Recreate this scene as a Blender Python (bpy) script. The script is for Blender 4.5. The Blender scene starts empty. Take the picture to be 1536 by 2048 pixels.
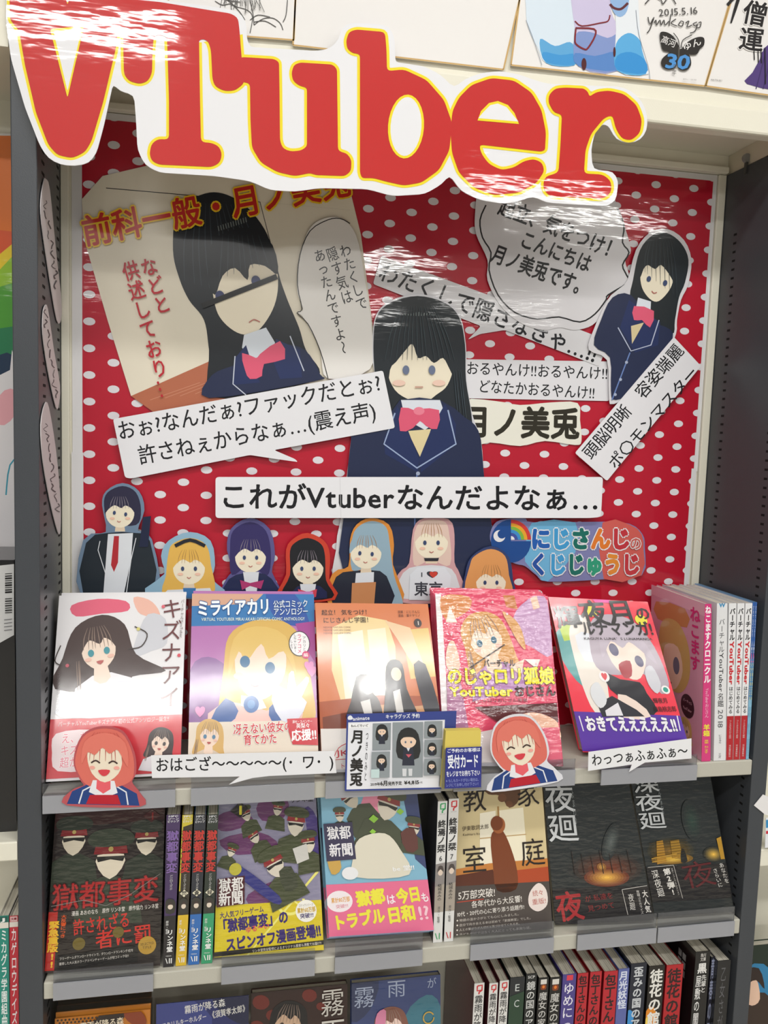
import bpy, bmesh, math, random
import numpy as np
from mathutils.geometry import tessellate_polygon
from mathutils import Vector, Matrix
random.seed(7)
SC = bpy.context.scene
COL = SC.collection
# ---------------------------------------------------------------- camera
FPX = 1640.0
_X = np.array([8342.0, 116.0, FPX]); _X /= np.linalg.norm(_X)
_V = np.array([-563.0, 17476.0, FPX]); _V -= _X * (_V @ _X); _V /= np.linalg.norm(_V)
_D = np.cross(_X, _V)
RW = np.array([_X, _D, -_V])                 # camera axes -> world axes (x right, y away, z up)
CAMZ = 1.5
CAM = np.array([0.0, 0.0, CAMZ])
cam_data = bpy.data.cameras.new('camera'); cam = bpy.data.objects.new('camera', cam_data); COL.objects.link(cam)
right = RW @ np.array([1, 0, 0]); up = RW @ np.array([0, -1, 0]); back = RW @ np.array([0, 0, -1])
M = Matrix.Identity(4)
for i in range(3):
    M[i][0], M[i][1], M[i][2] = right[i], up[i], back[i]
M[2][3] = CAMZ
cam.matrix_world = M
cam_data.sensor_fit = 'VERTICAL'; cam_data.sensor_height = 36.0; cam_data.lens = FPX * 36.0 / 2048.0
cam_data.clip_start = 0.01
SC.camera = cam
# ---------------------------------------------------------------- world, lights, exposure
w = bpy.data.worlds.new('world'); SC.world = w; w.use_nodes = True
w.node_tree.nodes['Background'].inputs[0].default_value = (0.86, 0.93, 1.0, 1)
w.node_tree.nodes['Background'].inputs[1].default_value = 0.24
SC.view_settings.view_transform = 'Standard'; SC.view_settings.look = 'None'
SC.view_settings.gamma = 1.0; SC.view_settings.use_curve_mapping = False
SC.view_settings.exposure = -0.70
CEIL = 2.75
# fluorescent battens (x, y, watts): staggered rows behind the photographer
LIGHTS = [(-0.75, -0.80, 38), (2.30, -0.80, 38), (0.35, 0.12, 24), (1.70, -1.95, 26), (-2.60, -1.95, 26), (-0.45, -3.15, 80), (0.85, -3.35, 60), (2.40, -5.00, 34), (1.00, -5.50, 70), (-1.20, -5.20, 22)]
DOWNLIGHT = (0.42, -4.20, 40)
def area(name, loc, sx, sy, power, col=(1.0, 0.99, 0.96)):
    l = bpy.data.lights.new(name, 'AREA'); l.shape = 'RECTANGLE'; l.size = sx; l.size_y = sy; l.energy = power; l.color = col
    o = bpy.data.objects.new(name, l); o.location = loc; COL.objects.link(o); return o
for (lx, ly, lp) in LIGHTS:
    area('tube_light', (lx, ly, CEIL - 0.085), 1.2, 0.26 if -3.5 < ly < -3 or lx == 1.0 else 0.13, lp)

_l = area('round_light', (DOWNLIGHT[0], DOWNLIGHT[1], CEIL - 0.02), 0.25, 0.25, DOWNLIGHT[2]); _l.data.shape = 'DISK'

# ---------------------------------------------------------------- helpers
def ray(px, py):
    return RW @ np.array([px - 768.0, py - 1024.0, FPX])
def at(px, py, Y):
    r = ray(px, py); return CAM + r * Y / r[1]
def atx(px, py, X):
    r = ray(px, py); return CAM + r * X / r[0]
def lin(c):
    c = c / 255.0
    return c / 12.92 if c <= 0.04045 else ((c + 0.055) / 1.055) ** 2.4
def rgb(h):
    if isinstance(h, str):
        h = h.lstrip('#'); h = (int(h[0:2], 16), int(h[2:4], 16), int(h[4:6], 16))
    return (lin(h[0]), lin(h[1]), lin(h[2]), 1.0)
MATS = {}
# finish: rough, coat, coat roughness, bump strength, noise scale, stretch (x,y,z)
FIN = {
 'paper': (0.55, 0.0, 0.1, 0.0, 1, (1, 1, 1)),
 'card':  (0.42, 0.25, 0.18, 0.05, 60, (1, 1, 1)),
 'lam':   (0.40, 0.9, 0.05, 0.07, 30, (0.45, 1, 2.2)),
 'sign':  (0.40, 1.0, 0.05, 0.11, 26, (0.5, 1, 2.0)),
 'film':  (0.45, 1.0, 0.11, 0.06, 22, (1.0, 1, 0.6)),
 'crinkle': (0.45, 1.0, 0.07, 0.20, 80, (0.8, 1, 2.4)),
 'cover': (0.38, 0.55, 0.10, 0.03, 60, (1, 1, 1)),
 'metal': (0.42, 0.2, 0.3, 0.04, 700, (1, 1, 1)),
 'matte': (0.8, 0.0, 0.3, 0.0, 1, (1, 1, 1)),
}
def mat(col, fin='paper'):
    key = (col, fin)
    if key in MATS: return MATS[key]
    m = bpy.data.materials.new('%s_%s' % (fin, str(col).strip('#'))); m.use_nodes = True
    nt = m.node_tree; b = nt.nodes['Principled BSDF']
    ro, co, cr, bs, sc, st = FIN[fin]
    b.inputs['Base Color'].default_value = rgb(col)
    b.inputs['Roughness'].default_value = ro
    b.inputs['Coat Weight'].default_value = co
    b.inputs['Coat Roughness'].default_value = cr
    if co: b.inputs['Coat IOR'].default_value = 1.55
    b.inputs['Specular IOR Level'].default_value = 0.3
    if bs:
        g = nt.nodes.new('ShaderNodeNewGeometry')
        mp = nt.nodes.new('ShaderNodeMapping'); mp.inputs['Scale'].default_value = st
        n = nt.nodes.new('ShaderNodeTexNoise'); n.inputs['Scale'].default_value = sc
        n.inputs['Detail'].default_value = 3.0 if fin in ('film', 'crinkle', 'sign', 'lam') else 1.0
        n.inputs['Roughness'].default_value = 0.45
        bp = nt.nodes.new('ShaderNodeBump'); bp.inputs['Strength'].default_value = bs; bp.inputs['Distance'].default_value = 0.004
        nt.links.new(g.outputs['Position'], mp.inputs['Vector']); nt.links.new(mp.outputs[0], n.inputs['Vector'])
        nt.links.new(n.outputs['Fac'], bp.inputs['Height'])
        nt.links.new(bp.outputs[0], b.inputs['Coat Normal' if co >= 0.5 else 'Normal'])
    MATS[key] = m
    return m
def mat_pages(axis='x'):
    key = ('pages', axis)
    if key in MATS: return MATS[key]
    m = bpy.data.materials.new('page_edges'); m.use_nodes = True
    nt = m.node_tree; b = nt.nodes['Principled BSDF']; b.inputs['Roughness'].default_value = 0.8
    tc = nt.nodes.new('ShaderNodeTexCoord'); mp = nt.nodes.new('ShaderNodeMapping')
    s = {'x': (1400, 12, 12), 'y': (12, 1400, 12)}[axis]
    mp.inputs['Scale'].default_value = s
    n = nt.nodes.new('ShaderNodeTexNoise'); n.inputs['Scale'].default_value = 1.0; n.inputs['Detail'].default_value = 2
    r = nt.nodes.new('ShaderNodeValToRGB')
    r.color_ramp.elements[0].position = 0.32; r.color_ramp.elements[0].color = rgb('#8f897c')
    r.color_ramp.elements[1].position = 0.62; r.color_ramp.elements[1].color = rgb('#d9d4c6')
    nt.links.new(tc.outputs['Object'], mp.inputs[0]); nt.links.new(mp.outputs[0], n.inputs['Vector'])
    nt.links.new(n.outputs['Fac'], r.inputs[0]); nt.links.new(r.outputs[0], b.inputs['Base Color'])
    MATS[key] = m
    return m
def mat_clear(name, tint, amount, rough=0.05, ior=1.4):
    if name in MATS: return MATS[name]
    m = bpy.data.materials.new(name); m.use_nodes = True; nt = m.node_tree
    for n in list(nt.nodes): nt.nodes.remove(n)
    out = nt.nodes.new('ShaderNodeOutputMaterial')
    tr = nt.nodes.new('ShaderNodeBsdfTransparent'); tr.inputs[0].default_value = rgb(tint)
    df = nt.nodes.new('ShaderNodeBsdfDiffuse'); df.inputs[0].default_value = rgb('#bcbdc3')
    gl = nt.nodes.new('ShaderNodeBsdfGlossy'); gl.inputs['Roughness'].default_value = rough
    mx = nt.nodes.new('ShaderNodeMixShader'); mx.inputs[0].default_value = amount
    fr = nt.nodes.new('ShaderNodeFresnel'); fr.inputs[0].default_value = ior
    mx2 = nt.nodes.new('ShaderNodeMixShader')
    nt.links.new(tr.outputs[0], mx.inputs[1]); nt.links.new(df.outputs[0], mx.inputs[2])
    nt.links.new(fr.outputs[0], mx2.inputs[0]); nt.links.new(mx.outputs[0], mx2.inputs[1]); nt.links.new(gl.outputs[0], mx2.inputs[2])
    nt.links.new(mx2.outputs[0], out.inputs[0])
    MATS[name] = m
    return m

def tag(o, label=None, cat=None, group=None, kind=None):
    if label: o['label'] = label
    if cat: o['category'] = cat
    if group: o['group'] = group
    if kind: o['kind'] = kind
    return o
class MB:
    """collects faces with materials; build() links them as one mesh object"""
    def __init__(s): s.v = []; s.f = []; s.mi = []; s.mats = []
    def slot(s, m):
        if m not in s.mats: s.mats.append(m)
        return s.mats.index(m)
    def face(s, pts, m):
        b = len(s.v); s.v += [tuple(p) for p in pts]; s.f.append(tuple(range(b, b + len(pts)))); s.mi.append(s.slot(m))
    def tris(s, pts, tr, m):
        b = len(s.v); s.v += [tuple(p) for p in pts]; k = s.slot(m)
        for t in tr: s.f.append(tuple(b + i for i in t)); s.mi.append(k)
    def hexa(s, c, m, mtop=None):
        """c: 8 corners, 0-3 one side loop, 4-7 opposite"""
        b = len(s.v); s.v += [tuple(p) for p in c]; k = s.slot(m)
        for q in ((0, 1, 2, 3), (7, 6, 5, 4), (0, 4, 5, 1), (1, 5, 6, 2), (2, 6, 7, 3), (3, 7, 4, 0)):
            s.f.append(tuple(b + i for i in q)); s.mi.append(k)
    def box(s, x0, x1, y0, y1, z0, z1, m):
        s.hexa([(x0, y0, z0), (x1, y0, z0), (x1, y0, z1), (x0, y0, z1), (x0, y1, z0), (x1, y1, z0), (x1, y1, z1), (x0, y1, z1)], m)
    def build(s, name, parent=None, origin=None, fix=True, bevel=0):
        if not s.v: return None
        V = np.array(s.v, float)
        if origin is None:
            if parent is not None: origin = np.array(parent['_o'])
            else: origin = np.array([(V[:, 0].min() + V[:, 0].max()) / 2, (V[:, 1].min() + V[:, 1].max()) / 2, V[:, 2].min()])
        me = bpy.data.meshes.new(name)
        me.from_pydata([tuple(p) for p in (V - origin)], [], s.f)
        for m in s.mats: me.materials.append(m)
        me.polygons.foreach_set('material_index', s.mi)
        me.update()
        if fix:
            bm = bmesh.new(); bm.from_mesh(me); bmesh.ops.recalc_face_normals(bm, faces=bm.faces); bm.to_mesh(me); bm.free()
        o = bpy.data.objects.new(name, me); COL.objects.link(o)
        o['_o'] = tuple(float(t) for t in origin)
        if parent is not None: o.parent = parent
        else: o.location = origin
        if bevel:
            bv = o.modifiers.new('bevel', 'BEVEL'); bv.width = bevel; bv.segments = 2; bv.limit_method = 'ANGLE'
        return o
def empty(name, origin):
    o = bpy.data.objects.new(name, None); COL.objects.link(o); o.location = tuple(origin)
    o.empty_display_size = 0.02
    o['_o'] = tuple(float(t) for t in origin); return o

def smooth(pts, n=5):
    P = [np.array(p, float) for p in pts]; N = len(P); out = []
    for i in range(N):
        a, b, c, d = P[i - 1], P[i], P[(i + 1) % N], P[(i + 2) % N]
        for k in range(n):
            t = k / n
            out.append(0.5 * ((2 * b) + (-a + c) * t + (2 * a - 5 * b + 4 * c - d) * t * t + (-a + 3 * b - 3 * c + d) * t ** 3))
    return [tuple(p) for p in out]
def corners(pts, r, n=4):
    """round the corners of a straight polygon by r"""
    P = [np.array(p, float) for p in pts]; N = len(P); out = []
    for i in range(N):
        a, b, c = P[i - 1], P[i], P[(i + 1) % N]
        d0 = np.linalg.norm(a - b); d1 = np.linalg.norm(c - b); q = min(r, d0 * .45, d1 * .45)
        s = b + (a - b) / d0 * q; e = b + (c - b) / d1 * q
        for k in range(n + 1):
            t = k / n; out.append(tuple((1 - t) ** 2 * s + 2 * t * (1 - t) * b + t * t * e))
    return out
def offset(pts, d):
    P = [np.array(p, float) for p in pts]; N = len(P)
    A = sum(P[i][0] * P[(i + 1) % N][1] - P[(i + 1) % N][0] * P[i][1] for i in range(N))
    sg = 1 if A > 0 else -1; out = []
    for i in range(N):
        t = P[(i + 1) % N] - P[i - 1]; L = np.linalg.norm(t) or 1
        out.append(tuple(P[i] + sg * d * np.array([t[1], -t[0]]) / L))
    return out
def ellipse(cx, cy, rx, ry=None, rot=0, n=28):
    ry = rx if ry is None else ry; c, s = math.cos(math.radians(rot)), math.sin(math.radians(rot)); o = []
    for k in range(n):
        a = 2 * math.pi * k / n; x, y = rx * math.cos(a), ry * math.sin(a)
        o.append((cx + x * c - y * s, cy + x * s + y * c))
    return o
def stroke(pts, wd):
    """polygon of a polyline of width wd"""
    P = [np.array(p, float) for p in pts]; L = []; R_ = []
    for i in range(len(P)):
        t = P[min(i + 1, len(P) - 1)] - P[max(i - 1, 0)]; l = np.linalg.norm(t) or 1; n = np.array([-t[1], t[0]]) / l
        wi = float(np.interp(i / max(1, len(P) - 1), np.linspace(0, 1, len(wd)), wd)) if isinstance(wd, (list, tuple)) else wd
        L.append(tuple(P[i] + n * wi / 2)); R_.append(tuple(P[i] - n * wi / 2))
    return L + R_[::-1]

GL = {}
def glyph(ch, bold=0.0):
    """glyph outline of Blender's own font; weight is added with shifted copies, which keeps every stroke of a kanji"""
    k = (ch, 0.0)
    if k not in GL:
        c = bpy.data.curves.new('glyph', 'FONT'); c.body = ch; c.resolution_u = 2; c.fill_mode = 'FRONT'; c.dimensions = '2D'
        o = bpy.data.objects.new('glyph', c)
        me = bpy.data.meshes.new_from_object(o)
        V = np.array([(v.co.x, v.co.y, 0.0) for v in me.vertices]) if len(me.vertices) else np.zeros((0, 3))
        F = [tuple(p.vertices) for p in me.polygons]
        bpy.data.objects.remove(o); bpy.data.curves.remove(c); bpy.data.meshes.remove(me)
        if ord(ch) < 0x250: adv = 0.3 if ch == ' ' else (V[:, 0].max() + 0.06 if len(V) else 0.3)
        else: adv = 1.0
        GL[k] = (V, F, adv)
    if bold <= 0.004: return GL[k]
    kb = (ch, bold)
    if kb not in GL:
        V, F, adv = GL[k]; n = 4 if bold < 0.016 else (6 if bold < 0.04 else 8)
        VV, FF = [], []
        rings = [(bold, n)] + ([(bold * .5, 4)] if bold >= 0.05 else [])
        for r, m in rings:
            for i in range(m):
                a = 2 * math.pi * (i + 0.5) / m
                FF += [tuple(q + len(V) * len(VV) for q in f) for f in F]; VV.append(V + np.array([r * math.cos(a), r * math.sin(a), float(len(VV))]))
        GL[kb] = (np.vstack(VV) if len(V) else V, FF, adv)
    return GL[kb]

class Plane:
    """a real plane in the place; pix() gives the point of the plane a photograph pixel shows"""
    def __init__(s, p0, theta=0.0, yaw=0.0, axis=None):
        th, ya = math.radians(theta), math.radians(yaw)
        b = np.array([-math.sin(ya), math.cos(ya), 0.0])
        s.u = np.array([math.cos(ya), math.sin(ya), 0.0]); s.v = np.array([0, 0, math.cos(th)]) + b * math.sin(th)
        s.n = np.cross(s.u, s.v); s.p0 = np.array(p0, float)      # points towards the viewer side
        if axis is not None: s.n = np.array(axis, float)
    def pix(s, q, off=0.0):
        r = ray(*q); p = s.p0 + s.n * off
        return CAM + r * (((p - CAM) @ s.n) / (r @ s.n))
    def many(s, W, off=0.0):
        D = np.column_stack([W[:, 0] - 768.0, W[:, 1] - 1024.0, np.full(len(W), FPX)]) @ RW.T
        p = s.p0 + s.n * off
        return CAM + D * (((p - CAM) @ s.n) / (D @ s.n))[:, None]
LAY = 0.00005
def strands(P, pts, n, w_, col, spread=0.0):
    """n thin hair lines between a start segment and an end segment: pts = (a0, a1, b0, b1)"""
    a0, a1, b0, b1 = [np.array(p, float) for p in pts]
    for k in range(n):
        t = (k + 0.5 + random.uniform(-.25, .25)) / n; a = a0 + (a1 - a0) * t; b = b0 + (b1 - b0) * t; m = (a + b) / 2 + np.array([(t - .5) * spread, 0])
        P.line([tuple(a), tuple(m), tuple(b)], [w_ * .3, w_, w_ * .3], col, 3)
def glow(P, cx, cy, rx, ry, c0, c1, n=7, rot=0):
    """printed soft patch: nested ellipses from colour c0 (rim) to c1 (middle)"""
    h = lambda s: [int(s[i:i + 2], 16) for i in (1, 3, 5)]
    a, b = h(c0), h(c1)
    for k in range(n):
        t = k / (n - 1); f = 1 - 0.88 * t
        P.ell(cx, cy, rx * f, ry * f, '#%02x%02x%02x' % tuple(int(a[i] + (b[i] - a[i]) * t) for i in range(3)), rot, 24)
class Print:
    """flat print and lettering lying on a plane; art and text collected into child meshes"""
    def __init__(s, plane, parent, fin='paper', base=0.0, z=None, start=1):
        s.pl = plane; s.parent = parent; s.fin = fin; s.k = start; s.base = base; s.zz = z
        s.art = []; s.txt = []
    def q(s, p):
        if s.zz: return (s.zz[0] + p[0] / s.zz[2], s.zz[1] + p[1] / s.zz[2])
        return p
    def off(s): return s.base + LAY * s.k
    def poly(s, pts, col, sm=0, fin=None, rnd=0, text=False, add=0.0):
        if sm: pts = smooth(pts, sm)
        if rnd: pts = corners(pts, rnd)
        pts = [s.q(p) for p in pts]
        if add: pts = offset(pts, add)
        P3 = [s.pl.pix(p, s.off()) for p in pts]; s.k += 1
        tr = tessellate_polygon([[Vector((p[0], p[1], 0)) for p in pts]])
        mb = MB(); mb.tris(P3, tr, mat(col, fin or s.fin)); (s.txt if text else s.art).append(mb)
    def ell(s, cx, cy, rx, ry=None, col='#000000', rot=0, n=24, text=False):
        s.poly(ellipse(cx, cy, rx, ry, rot, n), col, text=text)
    def line(s, pts, wd, col, sm=0, text=False):
        if sm:
            P = [np.array(p, float) for p in pts]; P = [P[0]] + P + [P[-1]]; out = []
            for i in range(1, len(P) - 2):
                a, b, c, d = P[i - 1], P[i], P[i + 1], P[i + 2]
                for k in range(sm):
                    t = k / sm; out.append(0.5 * ((2 * b) + (-a + c) * t + (2 * a - 5 * b + 4 * c - d) * t * t + (-a + 3 * b - 3 * c + d) * t ** 3))
            pts = out + [P[-1]]
        s.poly(stroke(pts, wd), col, text=text)
    def glyphs(s, items, col, bold):
        """items: (char, origin, ex, ey) in pixels; ex/ey the em vectors"""
        m = mat(col, s.fin); o = s.off(); s.k += 1; mb = MB(); s.txt.append(mb)
        for ch, og, ex, ey in items:
            V, F, adv = glyph(ch, bold)
            if not len(V): continue
            W = og[None, :] + V[:, :1] * ex[None, :] + V[:, 1:2] * ey[None, :]
            if s.zz: W = np.array([s.zz[0], s.zz[1]]) + W / s.zz[2]
            mb.tris(s.pl.many(W, o) + s.pl.n * V[:, 2:] * 3.5e-6, F, m)     # each copy a hair in front of the last
    def t(s, st, a, b, h, col='#111111', bold=0.0, out=None, slant=0.0):
        """horizontal line: a and b are the ends of the middle line, h the em height"""
        a = np.array(a, float); b = np.array(b, float); L = np.linalg.norm(b - a); d = (b - a) / L; n = np.array([d[1], -d[0]])
        if n[1] > 0: n = -n
        adv = sum(glyph(c, 0.0)[2] for c in st); k = L / adv; it = []; x = 0.0
        for c in st:
            it.append((c, a + d * k * x - n * h * 0.37, d * k, n * h + d * slant * h)); x += glyph(c, 0.0)[2]
        for oc, ob in (out or []): s.glyphs(it, oc, ob)
        s.glyphs(it, col, bold)
    ROT = 'ー〜～…―（）()「」─-→'
    def v(s, st, a, b, w, col='#111111', bold=0.0, out=None):
        """vertical line: a top, b bottom of the centre line, w the em width; runs of Latin letters lie on their side"""
        a = np.array(a, float); b = np.array(b, float); L = np.linalg.norm(b - a); d = (b - a) / L; n = np.array([d[1], -d[0]])
        if n[0] < 0: n = -n
        lat = [ord(c) < 0x250 and c not in s.ROT and ((i > 0 and ord(st[i - 1]) < 0x250 and st[i - 1] not in '!?') or (i + 1 < len(st) and ord(st[i + 1]) < 0x250 and st[i + 1] not in '!?')) and c not in '!?' for i, c in enumerate(st)]
        adv = [glyph(c)[2] if l else 1.0 for c, l in zip(st, lat)]; k = L / sum(adv); it = []; x = 0.0
        for c, l, ad in zip(st, lat, adv):
            if l: it.append((c, a + d * k * x - n * w * 0.34, d * k, n * w))
            else:
                ce = a + d * k * (x + 0.5)
                if c in s.ROT: it.append((c, ce - d * k * 0.5 - n * w * 0.37, d * k, n * w))
                else:
                    g = glyph(c)[2]; g = g if g < 0.95 else 1.0
                    it.append((c, ce - n * w * g * 0.5 + d * k * 0.37, n * w, -d * k))
            x += ad
        for oc, ob in (out or []): s.glyphs(it, oc, ob)
        s.glyphs(it, col, bold)
    def done(s, art='printed_picture', text='lettering'):
        """one mesh per patch of print: pieces of print that lie together are joined, far ones stay apart"""
        for lst, nm in ((s.art, art), (s.txt, text)):
            lst = [m for m in lst if m.v]; bb = [(np.min(np.array(m.v), 0), np.max(np.array(m.v), 0)) for m in lst]; g = list(range(len(lst)))
            def root(i):
                while g[i] != i: i = g[i]
                return i
            for i in range(len(lst)):
                for j in range(i):
                    gap = np.maximum(0, np.maximum(bb[i][0] - bb[j][1], bb[j][0] - bb[i][1]))
                    if np.linalg.norm(gap) <= 0.017: g[max(root(i), root(j))] = min(root(i), root(j))
            for r in sorted(set(root(i) for i in range(len(lst)))):
                M_ = MB()
                for i in range(len(lst)):
                    if root(i) == r:
                        b = len(M_.v); M_.v += lst[i].v; M_.f += [tuple(q + b for q in f) for f in lst[i].f]; M_.mi += [M_.slot(lst[i].mats[k]) for k in lst[i].mi]
                M_.build(nm, s.parent, fix=False)

def slab(name, pl, pts, th, col, fin='paper', parent=None, back=None):
    """solid sheet: outline pts (pixels) on the plane, th thick towards the back"""
    F3 = [pl.pix(p) for p in pts]; B3 = [p - pl.n * th for p in F3]; n = len(F3)
    tr = tessellate_polygon([[Vector((p[0], p[1], 0)) for p in pts]])
    mb = MB(); k = mb.slot(mat(col, fin)); kb = mb.slot(mat(back or col, 'paper'))
    mb.v = [tuple(p) for p in F3 + B3]
    for t in tr: mb.f.append(tuple(t)); mb.mi.append(k); mb.f.append(tuple(n + i for i in reversed(t))); mb.mi.append(kb)
    for i in range(n):
        j = (i + 1) % n; mb.f.append((i, j, n + j, n + i)); mb.mi.append(kb)
    return mb.build(name, parent)
def sheet(name, label, cat, pts, Y, col='#e9e9ec', fin='card', th=0.0006, group=None, z=None, theta=0.0, yaw=0.0, sm=0, rnd=0, add=0.0):
    if sm: pts = smooth(pts, sm)
    if rnd: pts = corners(pts, rnd)
    if z: pts = [(z[0] + p[0] / z[2], z[1] + p[1] / z[2]) for p in pts]
    if add: pts = offset(pts, add)
    c = np.mean(np.array(pts), axis=0)
    pl = Plane(at(c[0], c[1], Y), theta, yaw)
    o = slab(name, pl, pts, th, col, fin); tag(o, label, cat, group)
    return o, Print(pl, o, fin, z=z)
# ================================================================ the shop and the bookcase
DF, DB = 0.930, 1.079
Zw = lambda z: z + CAMZ
XL0, XL1 = -0.1930, -0.1972          # inner left side: front, back
XR0, XR1 = 0.6895, 0.6850            # inner right side
def struct(mb, name, **k):
    o = mb.build(name, **k); o['kind'] = 'structure'; return o
f = MB(); f.box(-5, 5, -7, 2.5, -0.05, 0.0, mat('#b8b2a6', 'card')); struct(f, 'floor')
f = MB(); f.box(-5, 5, -7, 2.5, CEIL, CEIL + 0.05, mat('#b9b7b2', 'matte')); struct(f, 'ceiling')
WHR = ['nearest, above the left of the bookcase front', 'nearest, far to the right', 'right in front of the bookcase, overhead', 'second row, to the right', 'second row, to the left', 'third row, left of the middle', 'third row, right of the middle', 'rear row, rightmost', 'rear row, middle', 'rear row, leftmost']
for (lx, ly, lp), wr in zip(LIGHTS, WHR):
    wd = 0.15 if -3.5 < ly < -3 or lx == 1.0 else 0.08
    f = MB(); f.box(lx - .62, lx + .62, ly - wd, ly + wd, CEIL - 0.08, CEIL - .0005, mat('#f2f2f0', 'metal'))
    f.box(lx - .62, lx + .62, ly - wd - .015, ly - wd - .0002, CEIL - 0.10, CEIL - 0.03, mat('#f2f2f0', 'metal'))
    f.box(lx - .62, lx + .62, ly + wd + .0002, ly + wd + .015, CEIL - 0.10, CEIL - 0.03, mat('#f2f2f0', 'metal'))
    o = f.build('ceiling_light'); tag(o, 'white ceiling batten light, ' + wr, 'light', 'ceiling battens of the shop')

f = MB(); c_ = (DOWNLIGHT[0], DOWNLIGHT[1])
ra = [(c_[0] + .13 * math.cos(2 * math.pi * i / 24), c_[1] + .13 * math.sin(2 * math.pi * i / 24)) for i in range(24)]
for i in range(24):
    p, q = ra[i], ra[(i + 1) % 24]; f.face([(p[0], p[1], CEIL - .03), (q[0], q[1], CEIL - .03), (q[0], q[1], CEIL - .0005), (p[0], p[1], CEIL - .0005)], mat('#f2f2f0', 'metal'))
o = f.build('ceiling_light'); tag(o, 'round white downlight ring on the ceiling between the rear battens', 'light')
CREAM = '#e6e2d2'; GREY = '#43464b'
shelf_root = empty('bookcase', (0.25, 1.0, 0.0))
tag(shelf_root, 'tall grey-sided steel bookcase with cream back and shelves holding the comics', 'bookcase')
def quadbox(mb, a0, a1, b0, b1, z0, z1, m):
    """prism between front segment (x a0..a1 at y DF) and back segment (x b0..b1 at y DB)"""
    mb.hexa([(a0, DF, z0), (a1, DF, z0), (a1, DF, z1), (a0, DF, z1), (b0, DB, z0), (b1, DB, z0), (b1, DB, z1), (b0, DB, z1)], m)
ZTOP = 2.6
f = MB(); quadbox(f, -0.2185, XL0, -0.2185, XL1, 0.001, Zw(0.377), mat(GREY, 'metal')); o = f.build('upright', shelf_root, bevel=0.0012)
f = MB()
for z in np.arange(0.75, Zw(0.365), 0.0118):
    for (y, l) in ((0.9555, 0.0130), (1.0500, 0.0120)):
        t = (y - DF) / (DB - DF); x = XL0 + (XL1 - XL0) * t + 0.0002
        f.hexa([(x - .002, y, z), (x, y, z), (x, y, z + .003), (x - .002, y, z + .003), (x - .002, y + l, z), (x, y + l, z), (x, y + l, z + .003), (x - .002, y + l, z + .003)], mat('#0c0c0e', 'matte'))
s_ = f.build('slot', o); s_['kind'] = 'stuff'
f = MB(); quadbox(f, XR0, 0.7125, XR1, 0.7125, 0.001, Zw(0.377), mat(GREY, 'metal')); o = f.build('upright', shelf_root, bevel=0.0012)
f = MB()
for z in np.arange(0.75, Zw(0.30), 0.0118):
    for (y, l) in ((0.9440, 0.0190), (1.0430, 0.0175)):
        t = (y - DF) / (DB - DF); x = XR0 + (XR1 - XR0) * t - 0.0002
        f.hexa([(x, y, z), (x + .002, y, z), (x + .002, y, z + .003), (x, y, z + .003), (x, y + l, z), (x + .002, y + l, z), (x + .002, y + l, z + .003), (x, y + l, z + .003)], mat('#0c0c0e', 'matte'))
s_ = f.build('slot', o); s_['kind'] = 'stuff'
f = MB(); f.box(XL1 - 0.02, XR1 + 0.02, DB, DB + 0.02, 0.001, ZTOP, mat(CREAM, 'metal')); f.build('back_panel', shelf_root)
# a narrow flange of the back panel on each side
f = MB(); f.box(XL1 + 0.0005, XL1 + 0.010, DB - 0.006, DB, 0.6, Zw(0.3765), mat(CREAM, 'metal')); f.build('back_flange', shelf_root, bevel=0.001)
f = MB(); f.box(XR1 - 0.012, XR1 - 0.0005, DB - 0.006, DB, 0.6, Zw(0.3765), mat(CREAM, 'metal')); f.build('back_flange', shelf_root, bevel=0.001)
# header
f = MB(); f.box(-0.2185, 0.95, DF, DF + 0.020, Zw(0.3775), Zw(0.4065), mat(CREAM, 'metal'))
f.build('header_rail', shelf_root, bevel=0.003)
f = MB(); f.box(-0.2185, 0.95, DF + 0.0202, DB - .0004, Zw(0.4045), Zw(0.4065), mat(CREAM, 'metal')); f.build('header_underside', shelf_root)
for xa, xb in ((-0.2185, XL0), (XR0 - .0005, 0.7125)):
    f = MB(); f.box(xa, xb, DF + .0204, DB - .0004, Zw(0.3782), Zw(0.4043), mat('#dcd4c0', 'metal')); f.build('header_end', shelf_root)
f = MB(); f.box(XL1 + .001, XR1 - .001, DB - 0.012, DB - 0.0005, Zw(0.3772), Zw(0.386), mat(CREAM, 'metal')); f.build('header_lip', shelf_root, bevel=0.0015)
f = MB(); f.box(-0.2185, 0.95, DF + 0.010, DF + 0.030, Zw(0.4067), ZTOP, mat(CREAM, 'metal')); f.build('upper_panel', shelf_root)
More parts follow.
